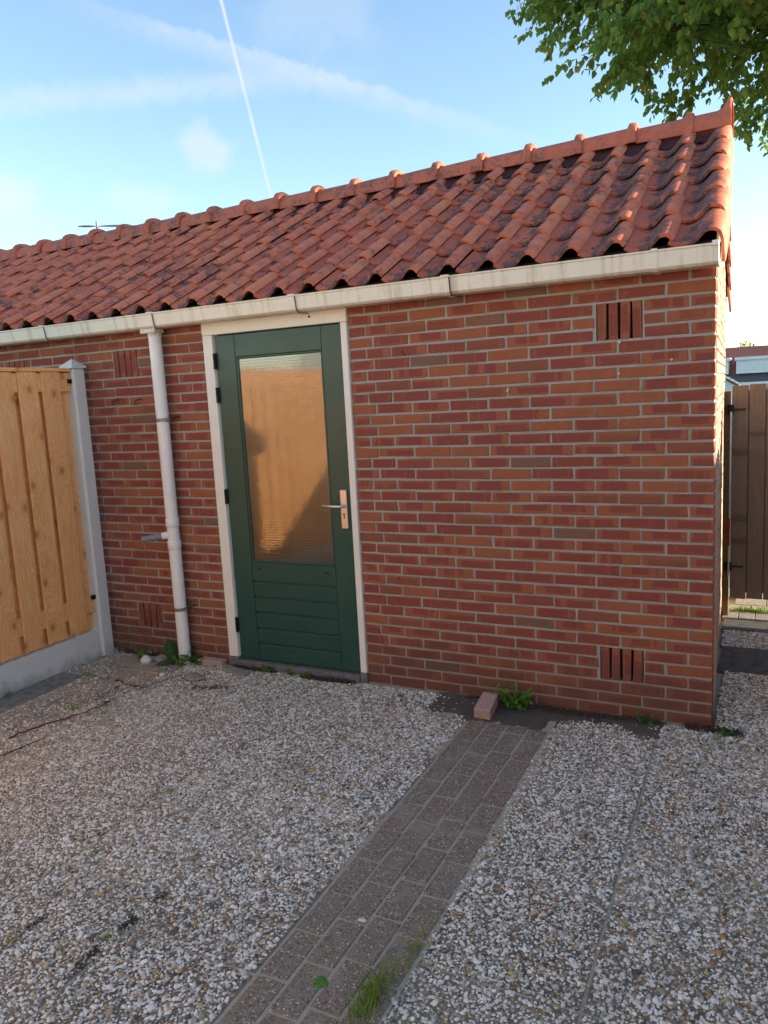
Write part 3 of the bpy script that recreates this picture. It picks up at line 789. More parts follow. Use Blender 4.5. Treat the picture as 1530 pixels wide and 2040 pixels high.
try: down.data.set_sharp_from_angle(angle=R(40))
except Exception: pass
sub(down, MB().tube([(PXC, PYC, .775), (PXC, PYC, .780), (PXC, PYC, .825), (PXC, PYC, .832)], [PR_ + .001, PR_ + .004, PR_ + .004, PR_ + .001], 24).build('socket', M_PIPE, smooth=True))
sub(down, MB().tube([(PXC, PYC, .925), (PXC, PYC, .930), (PXC, PYC, .972), (PXC, PYC, .98)], [PR_ + .001, PR_ + .004, PR_ + .004, PR_ + .001], 24).build('socket', M_PIPE, smooth=True))
sub(down, MB().box(PXC - .07, PXC + .05, -.118, -.03, GB - .030, GB - .002, .004).tube([(PXC, PYC, GB - .05), (PXC, PYC, GB - .02)], PR_ + .003, 24).build('outlet', M_GUTTER))
bd = Vector((-.80, -.58, -.10)).normalized()
b0 = Vector((PXC, PYC, .872)); 
sub(down, MB().tube([b0 + bd * .02, b0 + bd * .075], .024, 16).build('branch_collar', M_PIPE, smooth=True))
hp = MB(); ro, ri = .0195, .0165; e = b0 + bd * .205
hp.tube([b0 + bd * .05, e], ro, 16, cap=False).tube([e, b0 + bd * .10], ri, 16, cap=False).tube([b0 + bd * .103, b0 + bd * .10], ri, 16)
sub(down, hp.build('branch_pipe', M_GREYPIPE, smooth=True))
for z in (1.617, .368):
    c = MB().tube([(PXC, PYC, z - .011), (PXC, PYC, z + .011)], PR_ + .003, 24).box(PXC + .038, PXC + .058, PYC - .008, PYC + .004, z - .010, z + .010, .001)
    cl = sub(down, c.build('clamp', M_STEEL))
    sub(down, MB().tube([(PXC + .045, PYC - .002, z + .004), (PXC + .075, PYC + .03, z + .014), (PXC + .085, .01, z + .016)], .0045, 6).build('clamp_screw', M_RUST))

# ---------------- door frame and door
fr = MB()
fr.box(-2.932, -2.858, -.014, .075, .062, 2.118, .003)                 # left jamb
fr.box(-1.950, -1.909, -.014, .075, .062, 2.118, .003)                 # right jamb
fr.box(-2.934, -1.907, -.016, .075, 2.1195, 2.199, .003)               # head
fr.box(-2.857, -2.838, .012, .074, .065, 2.117, .002)                  # rebate
fr.box(-2.940, -1.903, -.010, .07, 2.201, 2.27, .002)
frame_o = sub(shed, fr.build('door_frame', M_WHITE))
for x0, x1 in ((-2.936, -2.856), (-1.952, -1.907)): sub(frame_o, MB().box(x0, x1, -.017, .075, -.03, .0605, .003).build('plinth_block', M_THRESH))
sub(frame_o, MB().box(-2.855, -1.953, -.030, .09, -.03, .045, .004).build('threshold', M_THRESH))
sub(frame_o, MB().tube([(-2.147, -.016, 2.166), (-2.147, -.0175, 2.166)], .007, 8).build('screw_hole', M_DARK))
DY = .004                                                               # face of the door
ds = MB()
ds.box(-2.851, -2.706, DY, DY + .045, .052, 2.113, .003); ds.box(-2.090, -1.957, DY, DY + .045, .052, 2.113, .003)
ds.box(-2.7045, -2.0915, DY + .0015, DY + .045, 1.978, 2.1125, .002)
zs = [.699, .578, .474, .374, .270, .167, .0525]
ds.box(-2.7045, -2.0915, DY + .0015, DY + .045, .578, .699, .0015)
for a, b in zip(zs[1:-1], zs[2:]): ds.box(-2.7045, -2.0915, DY + .0015, DY + .045, b + .001, a - .010, .0035)
ds.box(-2.70, -2.095, DY + .012, DY + .04, .06, .69, .001)
door = sub(shed, ds.build('door', M_GREEN))
# groove fillers beside the boards so that grooves stop short of the stiles
bead = MB()
for a in (( -2.706, -2.692, .699, 1.978), (-2.104, -2.090, .699, 1.978)): bead.box(a[0], a[1], DY + .004, DY + .03, a[2], a[3], .004)
bead.box(-2.692, -2.104, DY + .004, DY + .03, 1.964, 1.978, .004); bead.box(-2.692, -2.104, DY + .002, DY + .03, .699, .713, .004)
sub(door, bead.build('glazing_bead', M_GREEN))
sub(door, MB().box(-2.694, -2.102, DY + .014, DY + .020, .711, 1.966, .0005).build('pane', M_GLASS))
for x0, x1 in ((-2.664, -2.637), (-2.167, -2.140)): sub(door, MB().box(x0, x1, DY - .0005, DY + .004, .652, .662, .001).build('drain_slot', M_DARK))
for za, zb in ((1.912, 2.008), (1.706, 1.801), (1.071, 1.165), (.230, .327)):
    hg = MB().tube([(-2.8535, -.012, za), (-2.8535, -.012, zb)], .0075, 10).box(-2.862, -2.846, -.0065, .003, za, zb, .001)
    n_ = 4
    for q in range(n_): hg.tube([(-2.8535, -.012, za + (zb - za) * (q + .04) / n_), (-2.8535, -.012, za + (zb - za) * (q + .90) / n_)], .0085, 10)
    sub(door, hg.build('hinge', M_DARKMETAL))
hd = sub(door, MB().box(-2.022, -1.978, DY - .013, DY, .937, 1.167, .003).build('handle_plate', M_ALU))
lv = MB().tube([(-2.000, DY - .010, 1.073), (-2.000, DY - .046, 1.073)], [.011, .010], 14)
lv.tube([(-1.992, DY - .050, 1.073), (-2.008, DY - .054, 1.0735), (-2.03, DY - .056, 1.074), (-2.118, DY - .056, 1.0735)], [.0095, .010, .0095, .009], 12)
sub(door, lv.build('lever', M_ALU, smooth=True))
kh = MB().tube([(-2.0, DY - .013, 1.022), (-2.0, DY - .0145, 1.022)], .0085, 12).box(-2.0045, -1.9955, DY - .0145, DY - .012, .996, 1.016, .001)
sub(door, kh.build('keyhole', M_STEEL))
sub(door, MB().box(-2.0012, -1.9988, DY - .0152, DY - .0140, 1.016, 1.028, .0003).build('key_slot', M_DARK))

# ---------------- timber fence on the left
fence = thing('timber_fence', 'new orange timber fence with concrete posts beside the shed', 'fence', (-3.97, -1.0, 0))
pm = MB()
def post(y0):
    mb = MB(); x0, x1, y1 = -4.035, -3.925, y0 + .105
    mb.box(x0, x1, y0, y1, -.05, 1.985, .012)
    c = ((x0 + x1) / 2, (y0 + y1) / 2); e_ = .007
    V = [(x0 - e_, y0 - e_, 1.985), (x1 + e_, y0 - e_, 1.985), (x1 + e_, y1 + e_, 1.985), (x0 - e_, y1 + e_, 1.985), (x0 - e_, y0 - e_, 2.0), (x1 + e_, y0 - e_, 2.0), (x1 + e_, y1 + e_, 2.0), (x0 - e_, y1 + e_, 2.0), (*c, 2.05)]
    mb.add(V, [[3, 2, 1, 0], [0, 1, 5, 4], [1, 2, 6, 5], [2, 3, 7, 6], [3, 0, 4, 7], [4, 5, 8], [5, 6, 8], [6, 7, 8], [7, 4, 8]])
    sub(fence, mb.build('post', M_CONC))
def board(name, xa, xb, y0, y1, z0, z1):
    h = ((xb - xa) / 2, (y1 - y0) / 2, (z1 - z0) / 2); o = MB().add(chbox_v((0, 0, 0), h, .0025), TF).build(name, M_PINE)
    sub(fence, o); o.location = ((xa + xb) / 2, (y0 + y1) / 2, (z0 + z1) / 2); o.rotation_euler = (rnd.gauss(0, .0012), 0, rnd.gauss(0, .01)); return o
yb = -.148
PT = [-.150, -1.55, -3.42, -5.29, -7.16]
for pnl in range(4):
    ytop = PT[pnl]; ybot = PT[pnl + 1] + .105
    post(ytop)
    sub(fence, MB().box(-4.0, -3.955, ybot + .002, ytop - .002, -.08, .186, .006).build('concrete_plate', M_CONC))
    c = board('cap_rail', -4.022, -3.934, ybot + .004, ytop - .004, 1.964, 1.988)
    for z0, z1 in ((.318, .440), (1.835, 1.955)):
        board('rail', -3.9845, -3.9615, ybot + .006, ytop - .006, z0, z1)
    for k in range(10):
        y1 = ytop - .096 - .1785 * k
        if y1 - .142 > ybot + .02: board('board', -3.9610, -3.9440, y1 - .142, y1, .208 + rnd.uniform(-.004, .012), 1.962)
        y2 = ytop - .006 - .1785 * k
        if y2 - .12 > ybot: board('board', -4.0025, -3.9855, max(y2 - .142, ybot + .01), y2, .190, 1.962)
    for z in (.425, 1.90):
        sub(fence, MB().box(-3.962, -3.9405, ytop - .030, ytop - .001, z - .014, z + .014, .001).tube([(-3.955, ytop - .016, z), (-3.936, ytop - .016, z)], .006, 6).build('fixing', M_DARKMETAL))
post(PT[4])

# ---------------- brown gate at the end of the alley, and an added unseen fence on the right to shade the yard
gate = thing('garden_gate', 'dark brown boarded garden gate behind the shed corner', 'gate', (.4, 2.0, 0))
for k in range(9):
    x0 = -.030 + .1075 * k; ws = .1025
    o = MB().add(chbox_v((0, 0, 0), (ws / 2, .010, .750), .003), TF).build('board', M_BROWN); sub(gate, o)
    o.location = (x0 + ws / 2, 2.0, .888 + rnd.uniform(-.004, .004)); o.rotation_euler = (0, rnd.gauss(0, .0012), 0)
for k in range(8): sub(gate, MB().box(.045 + .1075 * k, .100 + .1075 * k, 2.0115, 2.0235, .18, 1.60, .002).build('back_board', M_BROWN))
for z in (.38, 1.47): sub(gate, MB().box(-.025, .93, 2.025, 2.058, z - .04, z + .04, .003).build('rail', M_BROWN))
sub(gate, MB().box(.938, .979, 1.985, 2.05, -.03, 1.66, .003).build('gate_post', M_BROWN))
sub(gate, MB().box(-.082, -.038, 1.985, 2.05, -.03, 1.60, .003).build('gate_post', flat('yellow_brown_timber', (.16, .105, .045), .8)))
for z in (1.475, .372):
    sub(gate, MB().box(-.066, -.018, 1.962, 1.988, z - .030, z + .030, .003).tube([(-.04, 1.955, z + .034), (-.04, 1.955, z - .034)], .012, 8).box(-.02, .055, 1.980, 1.990, z - .008, z + .004, .001).build('latch', M_DARKMETAL))
rod = MB().tube([(-.033, 1.945, 1.46), (-.034, 1.945, 1.1), (-.036, 1.945, .72)], .0065, 8)
rd = sub(gate, rod.build('rod', flat('white_rod', (.72, .71, .68), .5), smooth=True))
sub(rd, MB().tube([(-.036, 1.945, .72), (-.037, 1.945, .525)], .0072, 8).build('red_band', flat('red_paint', (.55, .03, .03), .5)))
sub(rd, MB().tube([(-.037, 1.945, .525), (-.038, 1.945, .32), (-.038, 1.945, .285)], [.0068, .0068, .002], 8).build('rod_tip', flat('cream_rod', (.55, .48, .33), .5)))
sub(rd, MB().tube([(-.032, 1.945, 1.285), (-.065, 1.955, 1.262)], .004, 6).build('rod_grip', M_STEEL))
rf = thing('added_shade_fence', 'added unseen timber fence on the right that shades the yard', 'fence', (2.0, -1, 0))
for k in range(56):
    y1 = 2.05 - .14 * k
    o = MB().add(chbox_v((0, 0, 0), (.010, .080, .895), .002), TF).build('board', M_PINE); sub(rf, o); o.location = (2.02 + .022 * (k % 2), y1 - .07, .900)
for z in (.4, 1.5): sub(rf, MB().box(2.058, 2.10, -5.8, 2.05, z - .04, z + .04, .002).build('rail', M_BROWN))
for k in range(4): sub(rf, MB().box(.98 + .35 * k, 1.31 + .35 * k, 1.99, 2.01, .12, 1.64, .002).build('board', M_BROWN))

M_HROOF_ = flat('house_roof', (.30, .10, .065), .85, .2, 6)
# ---------------- added unseen shed beyond the right fence, shaped to cast a sloping shadow
nb = thing('added_shade_shed', 'added unseen timber shed that casts a sloping shadow on the left fence', 'shed', (3.6, -1.6, 0))
sub(nb, MB().prism([(.75, -.05), (.75, 1.80), (-1.2, 3.12), (-1.9, 2.9), (-1.9, -.05)], 2.5, 4.8, 'x').build('wall', M_BROWN, fix=True))
sub(nb, MB().prism([(.90, 1.74), (-1.2, 3.15), (-2.05, 2.84), (-2.05, 2.90), (-1.2, 3.22), (.94, 1.79)], 2.35, 4.95, 'x').build('roof', M_SHEATH, fix=True))

# ---------------- added unseen house behind the camera: its sunlit pale front bounces fill light
yh = thing('added_bounce_house', 'added unseen pale house that bounces sunlight into the yard', 'house', (0, -12, 0))
M_RENDER = mat('pale_render', lambda t, b: setp(t, b, t.mix(t.noise(t.pos(), 3, 4, .6), (.64, .655, .62), (.72, .735, .70)), .9, t.bump(t.noise(t.pos(), 150, 3, .6), .4, .004)))
wn = [(-4.6, -2.4, .9, 2.3), (-1.6, -.6, .02, 2.15), (.6, 3.8, .25, 2.3), (-4.4, -2.6, 3.5, 4.8), (-.9, .9, 3.5, 4.8), (2.4, 4.2, 3.5, 4.8)]
hb = MB(); plate(hb, -7.5, 7.0, -.05, 5.6, -8.4, -8.1, wn); yw = sub(yh, hb.build('wall', M_RENDER))
sub(yh, MB().box(-7.5, 7.0, -15.5, -8.42, -.05, 5.6, .01).build('back_wall', M_RENDER))
for i, (a, b_, c_, d_) in enumerate(wn):
    f_ = MB().box(a, b_, -8.24, -8.18, c_, c_ + .06, .004).box(a, b_, -8.24, -8.18, d_ - .06, d_, .004).box(a, a + .06, -8.24, -8.18, c_ + .06, d_ - .06, .004).box(b_ - .06, b_, -8.24, -8.18, c_ + .06, d_ - .06, .004)
    fo = sub(yh, f_.build('door_frame' if i == 1 else 'window', M_WHITE)); sub(fo, MB().box(a + .06, b_ - .06, -8.225, -8.215, c_ + .06, d_ - .06, .001).build('pane', mat('dark_pane', lambda t, b: setp(t, b, (.03, .035, .04), .06))))
sub(yh, MB().prism([(-7.9, 5.55), (-7.9, 5.7), (-12, 8.6), (-16, 5.7), (-16, 5.55)], -7.7, 7.2, 'x').build('roof', M_HROOF_, fix=True))

# ---------------- houses far behind
hs = thing('terraced_house', 'distant house with red tiled roof and white dormer beyond the gate', 'house', (1.0, 65, -4.6))
M_HROOF = mat('far_roof', lambda t, b: setp(t, b, t.mix(t.noise(t.pos(), 6, 3, .6), (.40, .115, .075), (.50, .15, .10)), .8, t.bump(t.math('SINE', t.math('MULTIPLY', t.sep(t.pos())[0], 28)), .6, .05)))
M_HSLATE = mat('far_slate', lambda t, b: setp(t, b, t.mix(t.noise(t.pos(), 4, 3, .6), (.07, .07, .075), (.13, .13, .135)), .8, t.bump(t.math('SINE', t.math('MULTIPLY', t.sep(t.pos())[0], 20)), .6, .05)))
M_HWALL = flat('far_brick', (.22, .12, .08), .9, .2, 2)
M_HWHITE = flat('far_white', (.72, .74, .76), .6, .05, 1)
M_HGLASS = mat('far_glass', lambda t, b: setp(t, b, (.60, .68, .72), .15))
hw = sub(hs, MB().box(-8, 12, 66, 74, -4.6, 1.3, .01).build('wall', M_HWALL))
rr = MB().add([(-8.3, 65.6, 1.15), (12.3, 65.6, 1.15), (12.3, 70, 3.98), (-8.3, 70, 3.98), (-8.3, 74.4, 1.15), (12.3, 74.4, 1.15), (-8.3, 65.6, 1.0), (12.3, 65.6, 1.0)], [[0, 1, 2, 3], [3, 2, 5, 4], [6, 7, 1, 0]])
hr = sub(hs, rr.build('roof', M_HROOF))
sub(hr, MB().box(-8.3, 12.3, 65.2, 65.55, .45, 1.06, .02).build('fascia', M_HWHITE))
def dormer(x0, x1):
    d_ = sub(hs, MB().box(x0, x1, 65.9, 68.6, 1.75, 2.98, .03).build('dormer', M_HWHITE))
    sub(d_, MB().box(x0 - .12, x1 + .12, 65.7, 69, 2.80, 3.06, .03).build('dormer_roof', M_HWHITE))
    n_ = 2; w_ = (x1 - x0 - .3) / n_
    for q in range(n_): sub(d_, MB().box(x0 + .15 + w_ * q + .06, x0 + .15 + w_ * (q + 1) - .06, 65.86, 65.898, 1.95, 2.70, .01).build('window', M_HGLASS))
dormer(-3.05, 1.1); dormer(-7.2, -3.62)
sub(hr, MB().add([(-8.3, 65.50, 1.12), (12.3, 65.50, 1.12), (12.3, 66.5, 1.80), (-8.3, 66.5, 1.80)], [[0, 1, 2, 3]]).build('slate_apron', M_HSLATE))
ex = thing('white_gabled_outbuilding', 'white gabled outbuilding in front of the distant red roofed house', 'outbuilding', (-4.2, 60, -4.6))
eb = sub(ex, MB().prism([(-5.4, -4.6), (-2.72, -4.6), (-2.72, .95), (-4.06, 1.75), (-5.4, .95)], 58, 62, 'y').build('wall', M_HWHITE, fix=True))
sub(ex, MB().prism([(-2.50, .86), (-4.06, 1.80), (-5.62, .86), (-5.62, 1.0), (-4.06, 1.95), (-2.50, 1.0)], 57.8, 62.2, 'y').build('roof', M_HSLATE, fix=True))

# ---------------- street lamp seen over the ridge
lamp = thing('street_lamp', 'twin headed grey street lamp peeping over the roof ridge', 'street lamp', (-22.0, 18, -4.6))
sub(lamp, MB().tube([(-22.0, 18, -4.6), (-22.0, 18, 8.22)], [.09, .05], 10).build('pole', M_STEEL))
for s_, L_ in ((-1, .62), (1, 1.35)):
    P0 = Vector((-22.0, 18, 8.24)); dx = Vector((.80, .60, 0)) * s_
    V = []; F = []; n = 9
    for i in range(n):
        u = i / (n - 1); w = .11 * math.sin(math.pi * (.06 + .94 * u) ** .8) + .01; c = P0 + dx * (.06 + L_ * u); th = .035 * math.sin(math.pi * u) + .02; s2 = Vector((-.6, .8, 0))
        V += [tuple(c + s2 * w), tuple(c + Vector((0, 0, th))), tuple(c - s2 * w), tuple(c - Vector((0, 0, th * .6)))]
    for i in range(n - 1):
        for j in range(4): k = (j + 1) % 4; F.append([i * 4 + j, i * 4 + k, (i + 1) * 4 + k, (i + 1) * 4 + j])
    F += [[0, 1, 2, 3], [(n - 1) * 4 + j for j in (3, 2, 1, 0)]]
    sub(lamp, MB().add(V, F).build('lamp_head', flat('lamp_grey', (.30, .33, .36), .5, .05), fix=True))
sub(lamp, MB().tube([(-22.0, 18, 8.2), (-22.0, 18, 8.42)], .05, 8).build('cap', M_STEEL))

# ---------------- the tree behind the shed
def leaf_cloud(P, D, U, S, name, m, parent, wid=.40, fold=.22):
    """P base points, D leaf axis, U leaf normal, S length; six-vertex folded leaves with a pointed tip"""
    P = np.asarray(P); D = np.asarray(D); U = np.asarray(U); S = np.asarray(S)[:, None]
    D = D / np.linalg.norm(D, axis=1)[:, None]; B = np.cross(D, U); B /= np.linalg.norm(B, axis=1)[:, None] + 1e-9; N = np.cross(B, D)
    w = wid
    pts = [P, P + D * S * .32 + B * S * w * .92 + N * S * fold * .6, P + D * S * .68 + B * S * w * .62 + N * S * fold * .4, P + D * S, P + D * S * .68 - B * S * w * .62 + N * S * fold * .4, P + D * S * .32 - B * S * w * .92 + N * S * fold * .6]
    V = np.stack(pts, 1).reshape(-1, 3); n = len(P)
    Q = np.array([[0, 1, 2, 3], [0, 3, 4, 5]])
    F = (np.arange(n)[:, None, None] * 6 + Q[None]).reshape(-1, 4)
    me = bpy.data.meshes.new(name); me.from_pydata(V.tolist(), [], F.tolist()); me.materials.append(m)
    o = bpy.data.objects.new(name, me); COL.objects.link(o); sub(parent, o); return o
TC = Vector((3.4, 9.2, 0))
tree = thing('broadleaf_tree', 'leafy green tree overhanging the roof from behind on the right', 'tree', tuple(TC))
tr = random.Random(5)
tk = MB().tube([(3.4, 9.2, -.5), (3.45, 9.2, 1.2), (3.35, 9.15, 3.0), (3.4, 9.1, 5.0), (3.3, 9.2, 7.5), (3.4, 9.1, 10.5)], [.30, .24, .20, .17, .12, .04], 12)
CC = Vector((2.62, 8.6, 7.15))
def inside(p):
    q = p - CC; return (q.x / 5.85) ** 2 + (q.y / 4.6) ** 2 + (q.z / (2.95 if q.z < 0 else 4.8)) ** 2
LP = []; LD = []; LU = []; LS = []
def twig(p, dr, L):
    n = max(4, int(L / .047)); pts = []; q = Vector(p); dr = Vector(dr)
    for i in range(n):
        q = q + dr * (L / n); dr = (dr + Vector((tr.gauss(0, .05), tr.gauss(0, .05), -.045 + tr.gauss(0, .03)))).normalized(); pts.append(q.copy())
        if i > 0:
            for s_ in ((1, -1) if tr.random() < .75 else (1,)):
                side = dr.cross(Vector((0, 0, 1)));
                if side.length < .1: side = Vector((1, 0, 0))
                side = side.normalized() * s_
                ld = (dr * tr.uniform(.1, .6) + side * tr.uniform(.3, 1.0) + Vector((tr.gauss(0, .25), tr.gauss(0, .25), -tr.uniform(.25, 1.1)))).normalized()
                LP.append(tuple(q + Vector((tr.gauss(0, .015), tr.gauss(0, .015), tr.gauss(0, .015))))); LD.append(tuple(ld)); LS.append(tr.uniform(.075, .13))
                LU.append((tr.gauss(0, .45), tr.gauss(0, .45), 1.0))
    return pts
for i in range(34):
    z0 = tr.uniform(4.2, 8.4); az = 2.399 * i + tr.gauss(0, .2); el = tr.uniform(.05, .5) + (z0 - 3) * .06
    dr = Vector((math.cos(az) * math.cos(el), math.sin(az) * math.cos(el), math.sin(el))); p = Vector((3.4, 9.15, z0)); pts = [p.copy()]
    for k in range(40):
        p = p + dr * .22; dr = (dr + Vector((tr.gauss(0, .05), tr.gauss(0, .05), tr.gauss(-.012, .04)))).normalized(); pts.append(p.copy())
        if k > 7 and inside(p) > .86: break
    nP = len(pts)
    tk.tube(pts, [max(.010, .095 * (1 - j / nP) ** 1.2) for j in range(nP)], 7)
    for j in range(4, nP):
        for _ in range(4 if j > nP * .35 else 1):
            a2 = tr.uniform(0, 2 * math.pi); bd_ = (dr * .5 + Vector((math.cos(a2), math.sin(a2), tr.uniform(-.35, .5)))).normalized()
            q = pts[j].copy(); sp = [q.copy()]
            for _k in range(tr.randint(4, 8)):
                q = q + bd_ * .17; bd_ = (bd_ + Vector((tr.gauss(0, .10), tr.gauss(0, .10), -.03 + tr.gauss(0, .06)))).normalized(); sp.append(q.copy())
                if inside(q) > 1.02: break
                td = (bd_ * .7 + Vector((tr.gauss(0, .6), tr.gauss(0, .6), tr.gauss(-.15, .3)))).normalized()
                twig(q, td, tr.uniform(.30, .60))
            tk.tube(sp, [.010, *[.007] * (len(sp) - 2), .004], 5); twig(q, bd_, tr.uniform(.35, .6))
sub(tree, tk.build('trunk', M_BARK, smooth=True))
crown = leaf_cloud(LP, LD, LU, LS, 'crown', M_LEAF, tree)
tree.location.x += .30
# a far tree behind the red roof
ft = thing('distant_tree', 'small rounded green treetop behind the distant red roof', 'tree', (-3.0, 84, -4.6))
fk = MB().tube([(-3.0, 84, -4.6), (-3.0, 84, 1.5)], [.3, .12], 8)
sub(ft, fk.build('trunk', M_BARK))
a = NR.normal(0, 1, (2600, 3)); a /= np.linalg.norm(a, axis=1)[:, None]; rr_ = NR.random(2600) ** .4
P_ = a * rr_[:, None] * np.array([1.7, 1.7, 2.6]) + np.array([-3.0, 84, 2.2]) + NR.normal(0, .12, (2600, 3))
leaf_cloud(P_, NR.normal(0, 1, (2600, 3)), NR.normal(0, 1, (2600, 3)), NR.uniform(.18, .34, 2600), 'crown', M_LEAF, ft)

# ================================================================== PEBBLES set in the washed concrete
def pebbles():
    pc = bpy.data.collections.new('pebble_shapes')
    import bmesh
    for i in range(6):
        bm = bmesh.new(); bmesh.ops.create_icosphere(bm, subdivisions=2, radius=1.0)
        r_ = random.Random(40 + i); ph = [r_.uniform(0, 6) for _ in range(6)]
        for v in bm.verts:
            c = v.co; k = 1 + .10 * math.sin(2.1 * c.x + ph[0]) + .10 * math.sin(2.4 * c.y + ph[1]) + .08 * math.sin(2.7 * c.z + ph[2]) + .05 * math.sin(4 * c.x + ph[3])
            v.co = Vector((c.x * k, c.y * k, c.z * k))
        me = bpy.data.meshes.new('pebble_shape'); bm.to_mesh(me); bm.free(); me.polygons.foreach_set('use_smooth', [True] * len(me.polygons)); me.materials.append(M_PEBBLE)
        pc.objects.link(bpy.data.objects.new('pebble_shape', me))
    sp = .0099; P = []
    def area(x0, x1, y0, y1):
        nx = int((x1 - x0) / sp); ny = int((y1 - y0) / (sp * .866))
        X, Y = np.meshgrid(np.arange(nx), np.arange(ny)); X = x0 + (X + .5 * (Y % 2)) * sp; Y = y0 + Y * sp * .866
        return np.stack([X.ravel(), Y.ravel()], 1) + NR.normal(0, sp * .27, (X.size, 2))
    A1 = area(-3.70, -1.118, -3.0, -.012); A2 = area(-.683, 1.80, -3.0, -.012); A3 = area(-3.91, -3.70, -.47, -.01)
    B1 = area(.01, 1.85, -.01, .85); B2 = area(-.04, 1.85, 1.32, 1.68)
    # keep only the ground that the camera, or a camera a step aside, can see
    A = np.concatenate([A1, A2, A3])
    f = np.array(RZ); c = np.array(CAM)
    def vis(A, m=1.5):
        Q = np.concatenate([A, np.zeros((len(A), 1))], 1); Q[:, 0] += SKP * (Q[:, 1] + 2.0); Q = Q - c
        z = Q @ f; u = (Q @ np.array(RX)) / z; v = (Q @ np.array(RY)) / z
        return (z > .3) & (np.abs(u) < .491 * m) & (v < .654 * m)
    A = A[vis(A)]
    keep = np.ones(len(A), bool)
    for (x0, x1, y0, y1) in slab_boxes:           # thin out along the joints
        for line, ax, lo, hi in ((x0, 0, y0, y1), (x1, 0, y0, y1), (y0, 1, x0, x1), (y1, 1, x0, x1)):
            on = (np.abs(A[:, ax] - line) < .0080) & (A[:, 1 - ax] > lo) & (A[:, 1 - ax] < hi)
            keep &= ~(on & (NR.random(len(A)) < (.78 if (ax == 0 and abs(line + .185) < .01) else .42)))
    def vn(A, s, seed):                            # cheap value noise
        g = np.random.default_rng(seed).random((64, 64)); q = A * s; i = np.floor(q).astype(int); w = q - i; w = w * w * (3 - 2 * w)
        G = lambda a, b: g[(i[:, 0] + a) % 64, (i[:, 1] + b) % 64]
        return (G(0, 0) * (1 - w[:, 0]) + G(1, 0) * w[:, 0]) * (1 - w[:, 1]) + (G(0, 1) * (1 - w[:, 0]) + G(1, 1) * w[:, 0]) * w[:, 1]
    N_ = vn(A, 4, 1) * .6 + vn(A, 11, 2) * .4
    x, y = A[:, 0], A[:, 1]
    wash = np.clip((y + .30 + (N_ - .5) * .45) / .14, 0, 1) * np.clip((x + 1.42) / .2, 0, 1) * np.clip((-.10 - x) / .15, 0, 1)
    sand = np.clip((-3.05 - x + (N_ - .5) * 1.1) / .35, 0, 1) * .72 + np.clip((N_ - .72) / .08, 0, 1) * .22
    keep &= NR.random(len(A)) > np.maximum(wash * .90, sand)
    A = A[keep]; A[:, 0] += SKP * (A[:, 1] + 2.0)
    B = np.concatenate([B1, B2]); A = np.concatenate([A, B]); n = len(A)
    rad = np.clip(np.exp(NR.normal(math.log(.0047), .30, n)), .0032, .0125)
    sc = np.stack([rad * NR.uniform(.95, 1.35, n), rad * NR.uniform(.75, 1.0, n), rad * NR.uniform(.40, .62, n)], 1)
    rot = np.stack([NR.normal(0, .28, n), NR.normal(0, .28, n), NR.uniform(0, 6.283, n)], 1)
    z = -.004 + sc[:, 2] * NR.uniform(-.25, .45, n) + .0010
    me = bpy.data.meshes.new('pebbles'); me.from_pydata(np.concatenate([A, z[:, None]], 1).tolist(), [], [])
    for nm, arr in (('scl', sc), ('rot', rot)):
        a = me.attributes.new(nm, 'FLOAT_VECTOR', 'POINT'); a.data.foreach_set('vector', arr.astype(np.float32).ravel())
    o = link('pebbles', me, M_PEBBLE)
    ng = bpy.data.node_groups.new('pebble_scatter', 'GeometryNodeTree')
    ng.interface.new_socket('Geometry', in_out='INPUT', socket_type='NodeSocketGeometry'); ng.interface.new_socket('Geometry', in_out='OUTPUT', socket_type='NodeSocketGeometry')
    nd = ng.nodes; gi = nd.new('NodeGroupInput'); go = nd.new('NodeGroupOutput'); ip = nd.new('GeometryNodeInstanceOnPoints'); ci = nd.new('GeometryNodeCollectionInfo')
    ci.inputs[0].default_value = pc; ci.inputs['Separate Children'].default_value = True; ci.inputs['Reset Children'].default_value = True
    ip.inputs['Pick Instance'].default_value = True
    rv = nd.new('FunctionNodeRandomValue'); rv.data_type = 'INT'; rv.inputs[4].default_value = 0; rv.inputs[5].default_value = 5
    a1 = nd.new('GeometryNodeInputNamedAttribute'); a1.data_type = 'FLOAT_VECTOR'; a1.inputs[0].default_value = 'scl'
    a2 = nd.new('GeometryNodeInputNamedAttribute'); a2.data_type = 'FLOAT_VECTOR'; a2.inputs[0].default_value = 'rot'
    L = ng.links.new
    L(gi.outputs[0], ip.inputs['Points']); L(ci.outputs[0], ip.inputs['Instance']); L(rv.outputs[2], ip.inputs['Instance Index'])
    L(a1.outputs[0], ip.inputs['Scale']); L(a2.outputs[0], ip.inputs['Rotation']); L(ip.outputs[0], go.inputs[0])
    md = o.modifiers.new('scatter', 'NODES'); md.node_group = ng
    tag(o, 'small white grey and brown pebbles set in the washed concrete slabs', 'pebbles', kind='stuff')
    print('pebbles', n)
pebbles()

